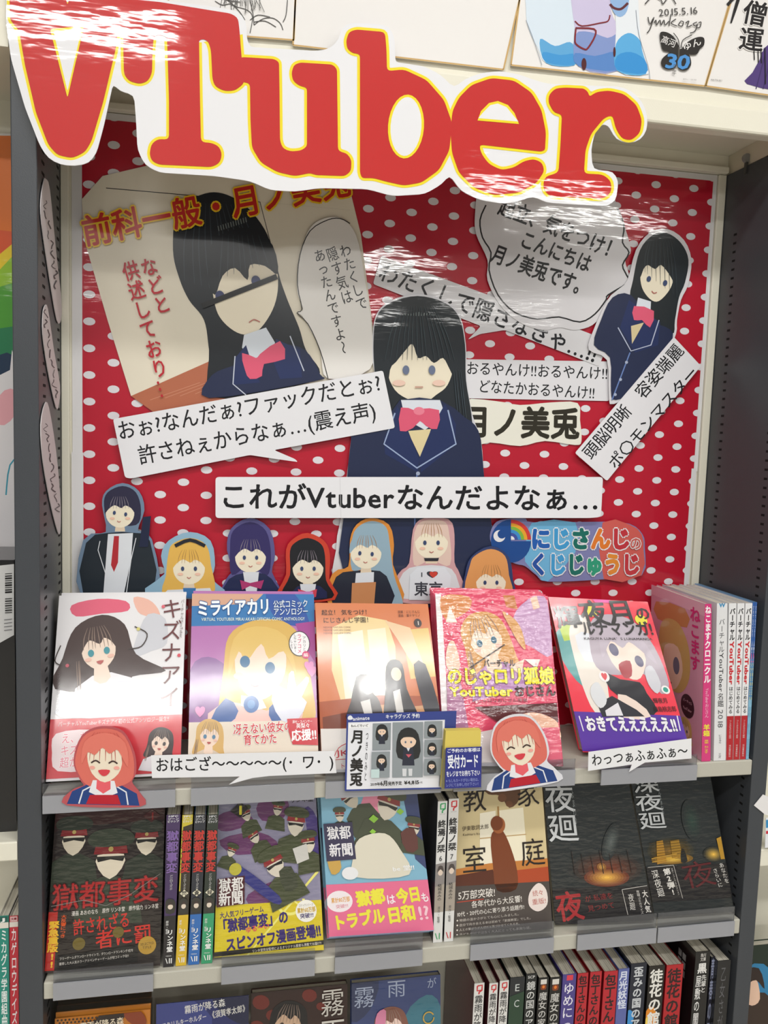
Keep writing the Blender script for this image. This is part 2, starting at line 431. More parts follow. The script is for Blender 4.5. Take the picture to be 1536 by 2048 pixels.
# screw hanging at the right end of the header underside
c = at(1472, 313, 1.03); c[0] = XR0 - .004
f = MB()
for k in range(1):
    a = [(c[0] + 0.006 * math.cos(2 * math.pi * i / 16), c[1], c[2] + 0.006 * math.sin(2 * math.pi * i / 16)) for i in range(16)]
    b2 = [(p[0], p[1] + 0.004, p[2]) for p in a]
    for i in range(16): f.face([a[i], a[(i + 1) % 16], b2[(i + 1) % 16], b2[i]], mat('#8c8c8a', 'metal'))
    f.face(a, mat('#8c8c8a', 'metal')); f.face(b2[::-1], mat('#8c8c8a', 'metal'))
f.box(c[0] - .0015, c[0] + .0015, c[1], c[1] + .004, c[2] - .02, c[2] - .005, mat('#4a4a48', 'metal'))
f.build('hook_bolt', shelf_root)
SH = [-0.4100, -0.6310, -0.8850]
for z in SH:
    f = MB(); f.hexa([(XL0 + .0006, DF, Zw(z - .0204)), (XR0 - .0006, DF, Zw(z - .0204)), (XR0 - .0006, DF, Zw(z)), (XL0 + .0006, DF, Zw(z)),
                      (XL1 + .0106, DB - .0006, Zw(z - .0204)), (XR1 - .0126, DB - .0006, Zw(z - .0204)), (XR1 - .0126, DB - .0006, Zw(z)), (XL1 + .0106, DB - .0006, Zw(z))], mat('#bcb9ad', 'metal'))
    f.build('shelf', shelf_root, bevel=0.0015)

# ---------------------------------------------------------------- polka-dot posters on the back panel
def polka(label, ptop, zbot_px, Y, z_hi, z_lo, xl, xr, bl, br, btop, bbot):
    """white sheet with a red printed field and staggered white dots"""
    pl = Plane((0.2, Y, 1.5))
    mb = MB(); mb.box(bl, br, Y, Y + 0.0005, bbot, btop, mat('#e2e1e3', 'lam'))
    o = mb.build('polka_dot_poster'); tag(o, label, 'poster')
    ar = MB(); y = Y - LAY * 3
    ar.face([(xl, y, z_lo), (xr, y, z_lo), (xr, y, z_hi), (xl, y, z_hi)], mat('#b90f2c', 'lam'))
    y = Y - LAY * 6
    for i in range(30):
        cx = -0.1643 + i * 0.02863
        for j in range(-22, 12):
            cz = CAMZ + 0.1926 + (j + (0.5 if i % 2 else 0)) * 0.0326 - i * 0.0000
            pts = [(cx + 0.0072 * math.cos(a), cz + 0.0048 * math.sin(a)) for a in [2 * math.pi * k / 14 for k in range(14)]]
            pts = [(min(max(p[0], bl), xr + .0), min(max(p[1], z_lo), z_hi)) for p in pts]
            if cz < z_lo - .006 or cz > z_hi + .006: continue
            if max(p[0] for p in pts) - min(p[0] for p in pts) < .001 or max(p[1] for p in pts) - min(p[1] for p in pts) < .001: continue
            ar.face([(p[0], y, p[1]) for p in pts], mat('#e2dfe4', 'lam'))
    ar.build('printed_dots', o, fix=False)
Yp = 1.0772
zt = at(1427, 362, Yp)[2]; zs = at(700, 925, Yp)[2]; zb = Zw(SH[0]) + 0.002
xl = at(165, 800, Yp)[0]; xr = at(1405, 680, Yp)[0]
polka('upper half of the red polka-dot backdrop, shaded at its top under the header', 0, 0, Yp, zt, zs, xl, xr, xl - 0.012, xr + 0.006, zt + 0.008, zs)
polka('lower half of the red polka-dot backdrop, below the seam behind the small figures', 0, 0, Yp - 0.0007, zs + 0.004, zb + .0005, xl + 0.001, xr - 0.004, xl - 0.013, xr + 0.004, zs + 0.004, zb)
# ================================================================ the big shop sign
WH = '#eaeaee'; RED = '#c41616'; YEL = '#f3dc18'; INK = '#15151a'
out = [(14,-60),(12,45),(22,118),(50,215),(80,292),(96,316),(120,329),(150,332),(178,326),(193,306),(208,250),(226,168),(240,182),(268,190),(272,240),(275,300),(290,330),(318,345),(430,352),(500,362),(540,380),(590,383),(640,376),(735,378),(785,392),(850,388),(884,368),(899,350),(922,382),(960,400),(1010,408),(1042,401),(1066,392),(1092,405),(1150,409),(1215,412),(1232,400),(1237,362),(1226,343),(1186,339),(1182,300),(1190,264),(1206,248),(1217,252),(1232,279),(1257,287),(1281,280),(1294,260),(1295,232),(1285,204),(1262,181),(1235,172),(1190,172),(1150,168),(1098,168),(1075,162),(1035,148),(1000,142),(962,146),(930,158),(908,176),(882,150),(850,133),(805,126),(791,124),(789,75),(778,52),(740,47),(700,46),(684,55),(678,78),(662,96),(636,102),(500,94),(494,78),(492,42),(476,22),(430,14),(300,-4),(160,-20),(120,-60)]
pl = Plane(at(650, 220, 0.9225))
sg = slab('shop_sign', pl, corners(out, 12, 2), 0.0012, WH, 'sign')
tag(sg, 'large glossy red VTuber lettering sign with yellow outline taped over the header', 'sign')
P = Print(pl, sg, 'sign')
V_ = [(18,-50),(122,-50),(135,12),(140,-10),(160,-8),(250,-2),(252,56),(236,60),(231,100),(206,205),(183,282),(170,304),(145,316),(115,310),(97,290),(72,225),(50,130),(38,60),(20,40)]
T_ = [(236,-4),(320,4),(430,22),(462,27),(476,36),(479,60),(483,112),(488,164),(484,170),(470,181),(448,182),(430,172),(425,158),(422,100),(417,84),(408,78),(398,80),(400,200),(402,284),(424,286),(438,293),(444,308),(440,325),(424,334),(318,329),(304,322),(299,308),(303,288),(316,278),(338,279),(338,200),(334,72),(308,70),(305,100),(304,146),(296,162),(280,168),(258,162),(248,148),(247,110),(246,60),(236,50)]
u_ = [(478,114),(500,115),(548,118),(558,124),(559,180),(560,282),(566,297),(582,303),(602,301),(614,293),(614,175),(600,172),(586,162),(583,145),(588,130),(600,125),(665,129),(674,138),(675,220),(676,302),(694,307),(703,320),(702,342),(690,352),(632,350),(620,346),(590,352),(555,344),(522,325),(504,295),(501,240),(500,166),(482,164)]
b_ = [(695,98),(692,82),(698,64),(712,59),(770,64),(773,100),(774,142),(808,139),(853,160),(888,200),(904,245),(899,300),(878,340),(843,365),(808,371),(768,362),(748,356),(724,356),(720,345),(720,230),(720,108),(705,106)]
e_ = [(905,222),(918,195),(943,170),(983,156),(1028,161),(1063,185),(1083,220),(1092,265),(1090,300),(1082,303),(1020,296),(958,289),(963,308),(978,328),(1003,340),(1028,335),(1048,322),(1068,318),(1084,325),(1089,342),(1073,366),(1038,385),(988,390),(948,375),(918,345),(904,305),(901,262)]
r_ = [(1097,205),(1098,190),(1110,177),(1130,175),(1168,177),(1176,184),(1179,193),(1193,184),(1218,181),(1248,188),(1273,210),(1284,240),(1280,266),(1262,281),(1244,277),(1232,258),(1225,230),(1208,236),(1182,268),(1171,300),(1168,347),(1206,349),(1222,362),(1223,384),(1208,397),(1150,395),(1098,392),(1086,376),(1089,354),(1117,345),(1121,290),(1124,229),(1108,225)]
L_ = [V_, T_, u_, b_, e_, r_]
sml = [corners(l, 9, 3) for l in L_]
for l in sml:
    P.poly(offset(l, 5.6), YEL)
for l in sml: P.poly(l, RED)
for hole in ([(100,58),(168,52),(135,196)], ellipse(812,253,36,64,4), [(955,241),(962,222),(978,206),(996,202),(1016,210),(1029,226),(1038,248)]):
    if len(hole) == 3: hh = corners(hole, 6, 3)
    else: hh = hole
    P.poly(hh, YEL)
    P.poly(corners([(107, 63), (163, 58), (135, 182)], 4, 3) if len(hole) == 3 else offset(hh, -5), WH)
P.done('painted_letters', 'lettering')

# ================================================================ art boards above the header
def board(label, pts, Y=0.9362, name='art_board', edge='#c9a56b', cat='art board'):
    o, P = sheet(name, label, cat, pts, Y, '#e9e6e4', 'paper', th=0.003)
    e = MB(); n = len(pts)
    for i in range(n):
        a, b = pts[i], pts[(i + 1) % n]
        q = offset(stroke([a, b], 3.2), 0)
        e.face([P.pl.pix(p, 0.0003) for p in q], mat(edge, 'paper'))
    e.build('gilt_edge', o, fix=False)
    P.k = 8
    return o, P
o, P = board('white art board with a faint black pen sketch, behind the T of the sign', [(345,-70),(592,-50),(588,80),(330,60)])
for q in ([(448,-6),(470,12),(494,20),(505,34),(500,66)], [(500,0),(506,28),(508,50)], [(508,50),(525,38),(545,36),(560,46),(566,60)], [(508,44),(530,42),(552,54)], [(430,2),(445,10),(462,8),(478,22),(490,40)], [(500,40),(516,30),(540,34)], [(440,-10),(455,0),(480,4)], [(575,0),(572,30),(566,44)]):
    P.line(q, 1.6, '#4d4b4a', 4)
for i in range(26):
    x = 445 + i * 3; P.line([(x, -4 + random.uniform(-6, 6)), (x + random.uniform(-9, 12), 14 + random.uniform(-8, 14))], 1.1, '#5a5856')
P.done()
o, P = board('large blank cream art board between the sketch and the blue illustration', [(594,-50),(1050,-50),(1007,139),(586,90)]); P.done()
o, P = board('art board with a blue and white painted coat, a signature and a butterfly emblem', [(1046,-50),(1475,-50),(1410,172),(1022,130)])
P.poly([(1060,-40),(1150,-40),(1150,60),(1152,98),(1148,131),(1092,126),(1075,95),(1058,60),(1052,20)], '#d5e2ee', 4)
P.poly([(1080,78),(1110,92),(1140,84),(1152,104),(1148,131),(1092,126)], '#5ba4d6', 4)
P.poly([(1086,104),(1120,110),(1150,108),(1147,130),(1094,125)], '#3c93d2', 3)
P.poly([(1145,-40),(1225,-40),(1222,20),(1236,60),(1234,142),(1156,132),(1150,60)], '#c9c0de', 3)
P.poly([(1150,70),(1180,64),(1215,76),(1236,72),(1234,142),(1156,132)], '#7f93c8', 3)
P.poly([(1150,106),(1190,112),(1232,104),(1233,141),(1157,132)], '#5583c4', 3)
P.poly([(1232,-40),(1270,-40),(1278,30),(1282,80),(1294,134),(1293,149),(1234,141),(1232,60)], '#e3e8ee', 3)
P.poly([(1232,88),(1256,66),(1278,78),(1284,100),(1292,148),(1234,141)], '#58a8dc', 4)
P.poly([(1234,112),(1262,104),(1290,120),(1291,147),(1235,140)], '#348fd2', 3)
P.poly([(1222,-10),(1256,-10),(1254,22),(1240,34),(1226,22)], '#8fb2dc', 3)
P.line([(1220,8),(1228,16),(1242,18),(1256,6)], 5, '#5b1d24', 4)
P.line([(1150,42),(1164,52),(1200,46),(1216,42),(1220,30)], 2.6, '#7c1622', 3)
P.line([(1152,56),(1188,58),(1190,72),(1176,96),(1168,98),(1152,88),(1150,76),(1152,56)], 3.4, '#7c1622', 3)
P.ell(1168,128,5,12,'#4d1418'); P.ell(1229,104,2.5,10,'#4d1418')
P.line([(1052,40),(1066,76),(1084,130)], 1, '#8d96a4', 3); P.line([(1272,20),(1278,70),(1296,130),(1300,158)], 1, '#8d96a4', 3)
P.t('2015.5.16', (1317,25),(1396,20), 20, '#3a3634'); 
P.line([(1290,8),(1305,-6),(1322,0),(1326,8),(1340,-8),(1352,8)], 2, '#3a3634', 4, text=True)
for q in ([(1296,34),(1300,48),(1308,34),(1300,58),(1294,66)], [(1308,46),(1312,40),(1313,50),(1320,40),(1322,50),(1328,40),(1330,50),(1338,42)], [(1342,28),(1338,52)], [(1352,38),(1342,46),(1354,52)], [(1362,42),(1357,50),(1364,52),(1367,44),(1362,42)], [(1371,46),(1378,42),(1374,54),(1384,50)], [(1394,44),(1386,48),(1392,52),(1396,46),(1390,62),(1380,66)], [(1397,46),(1402,44),(1400,54),(1394,56)]):
    P.line(q, 1.9, '#3a3634', 4, text=True)
# butterfly emblem
BK = '#26221f'
P.poly([(1320,66),(1332,64),(1346,72),(1356,88),(1359,100),(1352,104),(1336,103),(1326,100),(1322,88)], BK, 3)
P.poly([(1408,76),(1396,74),(1378,82),(1364,96),(1368,104),(1382,109),(1394,108),(1400,98),(1408,90)], BK, 3)
P.poly([(1356,98),(1338,106),(1324,118),(1323,130),(1332,138),(1346,138),(1354,128)], BK, 3)
P.poly([(1360,98),(1374,104),(1381,116),(1382,130),(1374,140),(1362,140),(1355,130)], BK, 3)
P.line([(1358,98),(1357,80),(1347,66)], 1.6, BK, 3); P.line([(1362,96),(1366,80),(1384,70)], 1.6, BK, 3)
P.line([(1358,94),(1357,132)], 3.4, '#4c4944')
P.t('高河', (1323,77),(1352,89), 17, '#e9e6e4', 0.005); P.t('ゆん', (1365,95),(1402,82), 17, '#e9e6e4', 0.01)
P.t('30', (1329,120),(1380,124), 40, '#4b8fd0', 0.03, slant=0.12); P.v('周年', (1351,128),(1348,150), 9, '#57534f')
P.t('高河ゆん・一迅社 記念', (1366,158),(1393,160), 3.6, '#8d8a86')
P.done()
o, P = board('art board at the right edge with black brush calligraphy and a purple drapery', [(1478,-50),(1660,-50),(1640,205),(1412,172)])
P.poly([(1536,90),(1520,118),(1505,145),(1494,168),(1600,176),(1640,60)], '#4f3a78', 3)
for k in range(4): P.line([(1530 + k * 12,110 + k * 6),(1512 + k * 14,178)], 2, '#3b2a60')
P.t('僧', (1486,22),(1536,32), 52, '#1f1b1c', 0.02, out=[('#e9e6e4', 0.06)]); P.t('運', (1478,76),(1528,82), 50, '#1f1b1c', 0.02, out=[('#e9e6e4', 0.06)])
P.line([(1478,-6),(1470,20),(1462,46)], [7, 6, 3], '#1f1b1c', 4, text=True); P.line([(1455,10),(1466,-2),(1478,-10)], 6, '#1f1b1c', 3, text=True)
for (x, y0, y1) in ((1508,100,120),(1516,98,125),(1522,96,126),(1530,96,168)): P.line([(x, y0), (x + 1, y1)], 2, '#1f1b1c', text=True)
P.t('NATSUKI', (1422,159),(1444,161), 4.5, '#77736f')
P.done()

# ================================================================ papers on the backdrop
HAIR = '#1b2026'; SKIN = '#f0e6cf'; NAVY = '#1f2d5c'; NAVD = '#20294a'; PINK = '#e05a78'
def face(P, cx, cy, s, rot=0, eye='#39486e', mouth='#b86a62', smile=1):
    """plain generic features: two oval eyes and a small mouth"""
    c, q = math.cos(math.radians(rot)), math.sin(math.radians(rot))
    f = lambda x, y: (cx + (x * c - y * q) * s, cy + (x * q + y * c) * s)
    for sx in (-1, 1):
        e = f(sx * 0.42, 0.0); P.ell(e[0], e[1], s * 0.11, s * 0.15, eye, rot, 16)
    P.line([f(-0.13, 0.55), f(0, 0.55 + 0.08 * smile), f(0.13, 0.55)], s * 0.05, mouth, 4)
# ---- comic sheet upper left
o, P = sheet('comic_print', 'large tilted comic print of a dark-haired figure with an eye bar, red and yellow caption', 'print',
    [(166,470),(164,398),(205,352),(300,330),(688,330),(722,470),(757,742),(312,828),(262,792),(215,640)], 1.0755, '#e4dcc9', 'card')
P.line([(212,376),(350,388),(520,404),(560,560)], 1.6, '#22201e', 0)
P.line([(520,404),(700,420)], 0.1, '#22201e')
P.poly([(262,792),(312,770),(420,722),(470,742),(520,760),(540,782),(312,828)], '#b4694c')
for k in range(4): P.line([(300 + k * 30,800 - k * 4),(400 + k * 22,765 - k * 3)], 1.2, '#c98a6e')
P.poly([(352,415),(372,402),(420,385),(460,392),(498,418),(535,470),(556,545),(575,600),(598,655),(612,700),(640,745),(600,770),(430,795),(418,700),(408,640),(378,600),(358,555),(346,500)], HAIR, 5)
strands(P, ((385,405),(480,410),(365,560),(560,620)), 12, 2.0, '#39434c', 20)
P.poly([(425,545),(455,505),(510,500),(548,520),(556,572),(545,620),(515,662),(482,668),(448,645),(430,610)], SKIN, 5)
P.poly([(416,560),(420,500),(440,470),(500,455),(545,490),(556,548),(530,532),(500,530),(495,560),(470,536),(445,552),(430,590)], HAIR, 3)
strands(P, ((440,470),(520,470),(432,560),(540,525)), 8, 1.8, '#38424a')
for k in range(12): P.line([(436 + k * 5, 452 - k * 1.6),(438 + k * 5, 462 - k * 1.6)], 1.4, '#87918f')
P.poly([(418,796),(424,750),(478,726),(500,700),(560,688),(610,700),(640,748),(630,762)], NAVD, 4)
P.poly([(488,670),(532,655),(550,685),(540,720),(500,720),(484,695)], '#dbe2ec')
P.poly([(466,770),(470,716),(492,690),(508,740),(520,765)], NAVY); P.poly([(552,678),(600,700),(604,755),(560,758),(545,720)], NAVY)
P.line([(470,712),(466,768),(492,790)], 2.2, '#c8cedd'); P.line([(580,672),(608,742)], 2.2, '#c8cedd')
P.poly([(484,706),(512,716),(520,708),(560,682),(570,718),(528,728),(524,752),(500,758),(490,740)], PINK, 2)
P.ell(440,592,9,11,'#39406a',-18); P.ell(512,562,9,11,'#39406a',-18)
P.line([(498,645),(508,639),(520,644)], 2, '#b86a62', 3)
P.line([(404,612),(554,553)], 11, '#121214')
# title
P.t('前科一般・月ノ美兎', (164,465),(700,362), 66, '#c32017', 0.022, out=[('#eec21c', 0.075)])
P.v('などと', (292,515),(330,628), 34, '#bb2030', 0.016); P.v('供述しており…', (256,522),(336,795), 34, '#bb2030', 0.016)
P.poly([(640,440),(680,436),(712,470),(730,560),(744,660),(740,738),(655,757),(640,700),(610,640),(596,625),(606,618),(594,580),(598,520),(615,465)], '#e9e6e2', 4)
P.line([(700,447),(680,437),(655,440),(620,462),(600,510),(595,570),(604,618),(594,626),(616,648),(640,700),(656,757)], 1.8, '#1c1a1a', 3)
P.v('わたくしで', (687,488),(727,620), 24, '#2a2828', 0.005); P.v('隠す気は', (660,494),(698,608), 24, '#2a2828', 0.005); P.v('あったんですよ〜', (636,498),(690,708), 24, '#2a2828', 0.005)
P.done()
# ---- cutout with speech bubble, right
o, P = sheet('speech_bubble', 'round white greeting bubble with three lines of writing under the sign', 'paper cutout',
    [(960,370),(950,430),(953,470),(975,520),(975,560),(1000,610),(1040,645),(1085,660),(1120,655),(1150,660),(1185,650),(1210,620),(1218,590),(1258,562),(1250,520),(1262,500),(1245,440),(1230,400),(1200,340),(1100,330),(1000,330)], 1.0735, '#dcdade', 'lam', sm=4)
P.line([(972,410),(960,440),(965,475),(982,505),(978,540),(996,590),(1030,625),(1075,638),(1118,634),(1160,644),(1190,628),(1212,600),(1216,590),(1256,565),(1253,550),(1245,530),(1258,505),(1245,485),(1248,450),(1234,415)], 3, '#1b1b1e', 3)
P.t('起立、気をつけ！', (1000,410),(1240,505), 42, '#1b1b1e', 0.022)
P.t('こんにちは', (1042,476),(1182,530), 40, '#1b1b1e', 0.022)
P.t('月ノ美兎です。', (985,505),(1178,578), 42, '#1b1b1e', 0.022)
P.done()
o, P = sheet('character_cutout', 'tilted paper cutout of a dark-haired figure beside the round speech bubble', 'paper cutout',
    [(1255,560),(1272,500),(1300,465),(1335,458),(1368,480),(1383,520),(1376,570),(1362,600),(1354,640),(1352,668),(1330,720),(1300,770),(1228,808),(1218,790),(1214,720),(1178,700),(1185,665),(1215,600),(1235,580)], 1.0715, '#dddbe0', 'lam', sm=3)
P.poly([(1266,560),(1280,500),(1306,470),(1334,466),(1362,486),(1377,520),(1370,565),(1358,595),(1350,640),(1344,668),(1300,640),(1262,600)], '#1d2429', 4)
P.poly([(1282,545),(1300,528),(1332,530),(1346,552),(1340,578),(1318,602),(1300,598),(1284,575)], SKIN, 4)
P.poly([(1280,556),(1288,510),(1320,505),(1350,528),(1352,570),(1338,548),(1322,530),(1310,538),(1292,530)], '#1d2429', 3)
strands(P, ((1295,480),(1345,480),(1284,540),(1360,600)), 9, 1.4, '#39434a', 10)
face(P, 1314, 562, 40, 14)
P.poly([(1188,690),(1202,640),(1225,595),(1262,590),(1300,640),(1342,660),(1340,690),(1296,770),(1232,800),(1222,780),(1220,715)], NAVD, 3)
P.poly([(1258,600),(1320,645),(1316,690),(1270,705),(1240,655)], NAVY); P.poly([(1276,595),(1302,603),(1300,640),(1284,640),(1272,615)], '#dfe4ee')
P.poly([(1262,652),(1288,645),(1264,688)], '#d8c79c'); P.line([(1236,655),(1262,702),(1302,690),(1318,640)], 2.2, '#b9c0d6')
P.poly([(1268,612),(1308,622),(1300,655),(1284,640),(1268,640)], PINK, 2)
P.line([(1260,705),(1224,800)], 2.4, '#6c86c0')
for t in (0.1, 0.5, 0.85): P.ell(1256 - 30 * t, 716 + 86 * t, 3, 3, '#aab4cc')
P.done()
# ---- strips
o, P = sheet('caption_strip', 'long white caption strip slanting down to the right, its tail over the red dots', 'caption',
    [(762,512),(1032,610),(1218,682),(1198,733),(1130,706),(1010,660),(960,668),(935,680),(962,652),(746,568)], 1.0745, '#dedde1', 'lam', rnd=5)
P.t('わたくしで隠さなきゃ…‼', (760,540),(1212,716), 46, INK, 0.016); P.done()
o, P = sheet('caption_strip', 'two-line white caption under the slanting strip, right of the centre cutout', 'caption',
    [(905,718),(1222,723),(1218,802),(905,796)], 1.0752, '#e2e1e6', 'lam', rnd=4)
P.t('おるやんけ!!おるやんけ!!', (932,736),(1216,747), 29, INK, 0.008); P.t('どなたかおるやんけ!!', (956,772),(1190,786), 29, INK, 0.008); P.done()
o, P = sheet('name_card', 'wavy-edged white card with a name in big brush-weight characters', 'card',
    [(925,805),(990,802),(1040,810),(1100,805),(1155,806),(1160,840),(1163,882),(1150,890),(1090,882),(1040,892),(980,885),(925,890)], 1.0748, '#eceade', 'lam', sm=3)
P.t('月ノ美兎', (922,843),(1160,848), 66, '#2b2618', 0.035); P.done()
o, P = sheet('caption_strip', 'white caption card slanting steeply up to the right at the backdrop edge', 'caption',
    [(1348,674),(1402,732),(1214,962),(1150,906)], 1.0690, '#e6e5ea', 'card', rnd=4)
P.t('頭脳明晰　容姿端麗', (1172,912),(1360,694), 33, INK, 0.008); P.t('ポ〇モンマスター', (1222,932),(1390,738), 30, INK, 0.008); P.done()
# ---- centre cutout
o, P = sheet('character_cutout', 'big centre paper cutout of a dark-haired figure in a navy jacket', 'paper cutout',
    [(750,750),(745,680),(752,630),(780,602),(835,588),(890,602),(920,632),(932,690),(934,760),(945,830),(962,880),(968,950),(978,1030),(990,1080),(985,1196),(690,1196),(672,1100),(685,1020),(695,940),(702,880),(708,858),(745,850),(782,830),(780,790)], 1.0725, '#d8d8de', 'lam', sm=3)
P.poly([(750,750),(747,680),(754,632),(782,605),(835,592),(888,605),(918,634),(930,690),(932,760),(943,830),(940,860),(900,880),(800,870),(765,800)], '#20262b', 4)
P.poly([(775,740),(788,690),(835,670),(880,690),(905,730),(895,770),(872,790),(848,806),(820,800),(790,780)], SKIN, 4)
P.poly([(757,778),(766,690),(790,650),(835,640),(885,655),(915,700),(922,780),(900,740),(886,716),(868,726),(852,712),(836,716),(825,688),(810,702),(792,724),(780,740),(772,800)], '#20262b', 3)
for k in range(14): P.line([(800 + k * 5.4, 624 + abs(k - 7) * 0.9),(801 + k * 5.2, 632 - abs(k - 7) * 0.3)], 1.4, '#8f9a98')
strands(P, ((800,612),(870,612),(765,720),(915,720)), 14, 1.8, '#3b474d', 10)
strands(P, ((905,740),(925,740),(915,850),(938,850)), 4, 2, '#38424a')
for sx in (-1, 1): P.ell(838 + sx * 40, 766, 13, 6, '#f0cdbb')
face(P, 838, 740, 62, 0, '#6a7590', '#c9a08e', 0)
P.poly([(700,1196),(692,1000),(702,880),(708,858),(770,845),(800,800),(880,800),(930,835),(950,850),(962,880),(968,950),(985,1060),(985,1196)], NAVD, 2)
P.poly([(802,800),(880,800),(890,830),(850,860),(810,838)], '#dfe4ee'); P.poly([(815,862),(862,858),(842,918)], '#e4d3a4')
P.poly([(768,878),(795,812),(812,850),(838,918),(836,945),(770,908)], NAVY); P.poly([(890,808),(912,848),(910,890),(842,945),(838,918),(866,850)], NAVY)
P.line([(790,826),(768,888),(834,936),(912,888),(896,820)], 3, '#9fb0d2', 0)
P.poly([(802,815),(832,822),(838,818),(878,820),(874,858),(852,852),(840,842),(826,856),(800,862)], PINK, 2)
P.ell(838,822,11,8,'#ec8298'); P.line([(834,946),(830,1020),(828,1190)], 3, '#5f79b4'); P.ell(836,947,4,4,'#aab4cc')
P.done()
# ---- left strip
o, P = sheet('caption_strip', 'large two-line white speech strip with a tail, left of the centre cutout', 'caption',
    [(226,838),(766,741),(790,856),(548,900),(590,918),(596,924),(552,918),(500,910),(262,957),(250,955)], 1.0690, '#e8e8ed', 'card', rnd=5)
P.t('おぉ?なんだぁ?ファックだとぉ?', (234,863),(762,764), 42, INK, 0.008)
P.t('許さねぇからなぁ…(震え声)', (276,912),(752,820), 42, INK, 0.008); P.done()
# ---- row of small cutouts
def bust(label, outline, hairc, hair, fc, fs, rot, jacket, body, shirt, tie, Y, rim, fringe=None, extra=None):
    o, P = sheet('character_cutout', label, 'paper cutout', outline, Y, rim, 'card', sm=3, add=4)
    P.poly(hair, hairc, 4)
    if body: P.poly(body, jacket, 2)
    P.poly([(fc[0] - fs * .3, fc[1] + fs * .8),(fc[0] + fs * .3, fc[1] + fs * .8),(fc[0] + fs * .4, fc[1] + fs * 1.5),(fc[0] - fs * .4, fc[1] + fs * 1.5)], '#e2cfb6')
    P.poly(ellipse(fc[0], fc[1] + fs * .1, fs * 1.1, fs * 1.1, rot), SKIN)
    P.poly(fringe or [(fc[0] - fs * 1.18, fc[1] + fs * .1),(fc[0] - fs * 1.0, fc[1] - fs * .9),(fc[0], fc[1] - fs * 1.25),(fc[0] + fs * 1.0, fc[1] - fs * .9),(fc[0] + fs * 1.18, fc[1] + fs * .1),(fc[0] + fs * .85, fc[1] - fs * .3),(fc[0] + fs * .4, fc[1] - fs * .5),(fc[0] + fs * .1, fc[1] - fs * .3),(fc[0] - fs * .4, fc[1] - fs * .52),(fc[0] - fs * .85, fc[1] - fs * .25)], hairc, 3)
    strands(P, ((fc[0] - fs * .5, fc[1] - fs * 1.2),(fc[0] + fs * .5, fc[1] - fs * 1.2),(fc[0] - fs * .85, fc[1] - fs * .25),(fc[0] + fs * .85, fc[1] - fs * .25)), 7, 1.2, '#8d8490' if sum(rgb(hairc)[:3]) < .4 else '#a87c4c', 4)
    for sx in (-1, 1): P.ell(fc[0] + sx * fs * .6, fc[1] + fs * .5, fs * .2, fs * .1, '#efc4ae')
    face(P, fc[0], fc[1] + fs * .12, fs * 1.05, rot)
    if shirt: P.poly(shirt, '#dfe3ea')
    if tie: P.poly(tie[1], tie[0])
    if extra: extra(P)
    P.done(); return o
bust('small cutout of a tall dark-haired figure with a red tie and black blazer, far left', [(168,1196),(170,1082),(215,1066),(208,1010),(215,985),(245,970),(275,985),(285,1020),(272,1062),(300,1080),(308,1196)],
    '#2c2a44', [(208,1010),(215,985),(245,972),(272,985),(282,1020),(272,1050),(220,1045)], (240,1024), 26, 8, '#1c2630', [(168,1196),(172,1086),(215,1066),(272,1066),(300,1082),(306,1196)],
    [(216,1068),(266,1066),(262,1120),(246,1196),(206,1196)], ('#b52a34', [(228,1072),(238,1072),(236,1125),(228,1144),(222,1130)]), 1.0680, '#6f86a0',
    extra=lambda P: (P.line([(200,1082),(196,1100),(212,1150),(220,1192)], 1.6, '#dfe3ea'), P.line([(272,1076),(262,1120),(252,1192)], 1.6, '#dfe3ea'), P.poly([(286,1034),(302,1032),(296,1094),(278,1094)], '#1b2340')))
bust('small cutout of a blond figure in pale blue with a dark head scarf', [(292,1190),(332,1150),(326,1112),(340,1084),(380,1068),(418,1084),(426,1130),(420,1160),(442,1190)],
    '#e2b457', [(330,1190),(332,1150),(336,1112),(345,1088),(380,1076),(412,1090),(422,1130),(424,1190)], (378,1134), 29, 0, '#6fa5d2', None,
    [(335,1180),(420,1176),(430,1196),(320,1196)], ('#3a77b4', [(366,1176),(392,1176),(388,1196),(368,1196)]), 1.0660, '#8fb4cc',
    extra=lambda P: P.line([(350,1092),(380,1080),(410,1092)], 7, '#20222c', 3))
bust('small cutout of a violet-haired figure in a navy blazer, third from left', [(450,1196),(456,1160),(470,1140),(458,1100),(465,1060),(500,1040),(536,1060),(546,1110),(540,1145),(556,1196)],
    '#332c62', [(464,1150),(460,1100),(466,1062),(500,1044),(532,1062),(542,1110),(534,1152),(500,1130)], (501,1112), 28, 0, '#212a50', [(450,1196),(458,1158),(490,1146),(530,1148),(552,1170),(556,1196)],
    [(486,1144),(518,1144),(512,1196),(494,1196)], ('#b13a72', [(480,1160),(500,1166),(528,1160),(522,1178),(500,1172),(484,1180)]), 1.0680, '#5a568c')
bust('small cutout of a black-haired figure with a red rim, beside the violet-haired one', [(562,1196),(576,1150),(576,1100),(590,1080),(615,1070),(645,1084),(656,1110),(655,1160),(668,1196)],
    '#1a1c22', [(566,1196),(580,1150),(580,1102),(592,1084),(616,1076),(642,1088),(650,1112),(652,1160),(664,1196)], (616,1134), 28, 0, '#212a50', [(585,1196),(596,1172),(640,1172),(654,1196)],
    [(600,1168),(632,1168),(628,1196),(604,1196)], ('#d8485a', [(596,1178),(616,1184),(634,1178),(632,1194),(598,1194)]), 1.0660, '#c9402c')
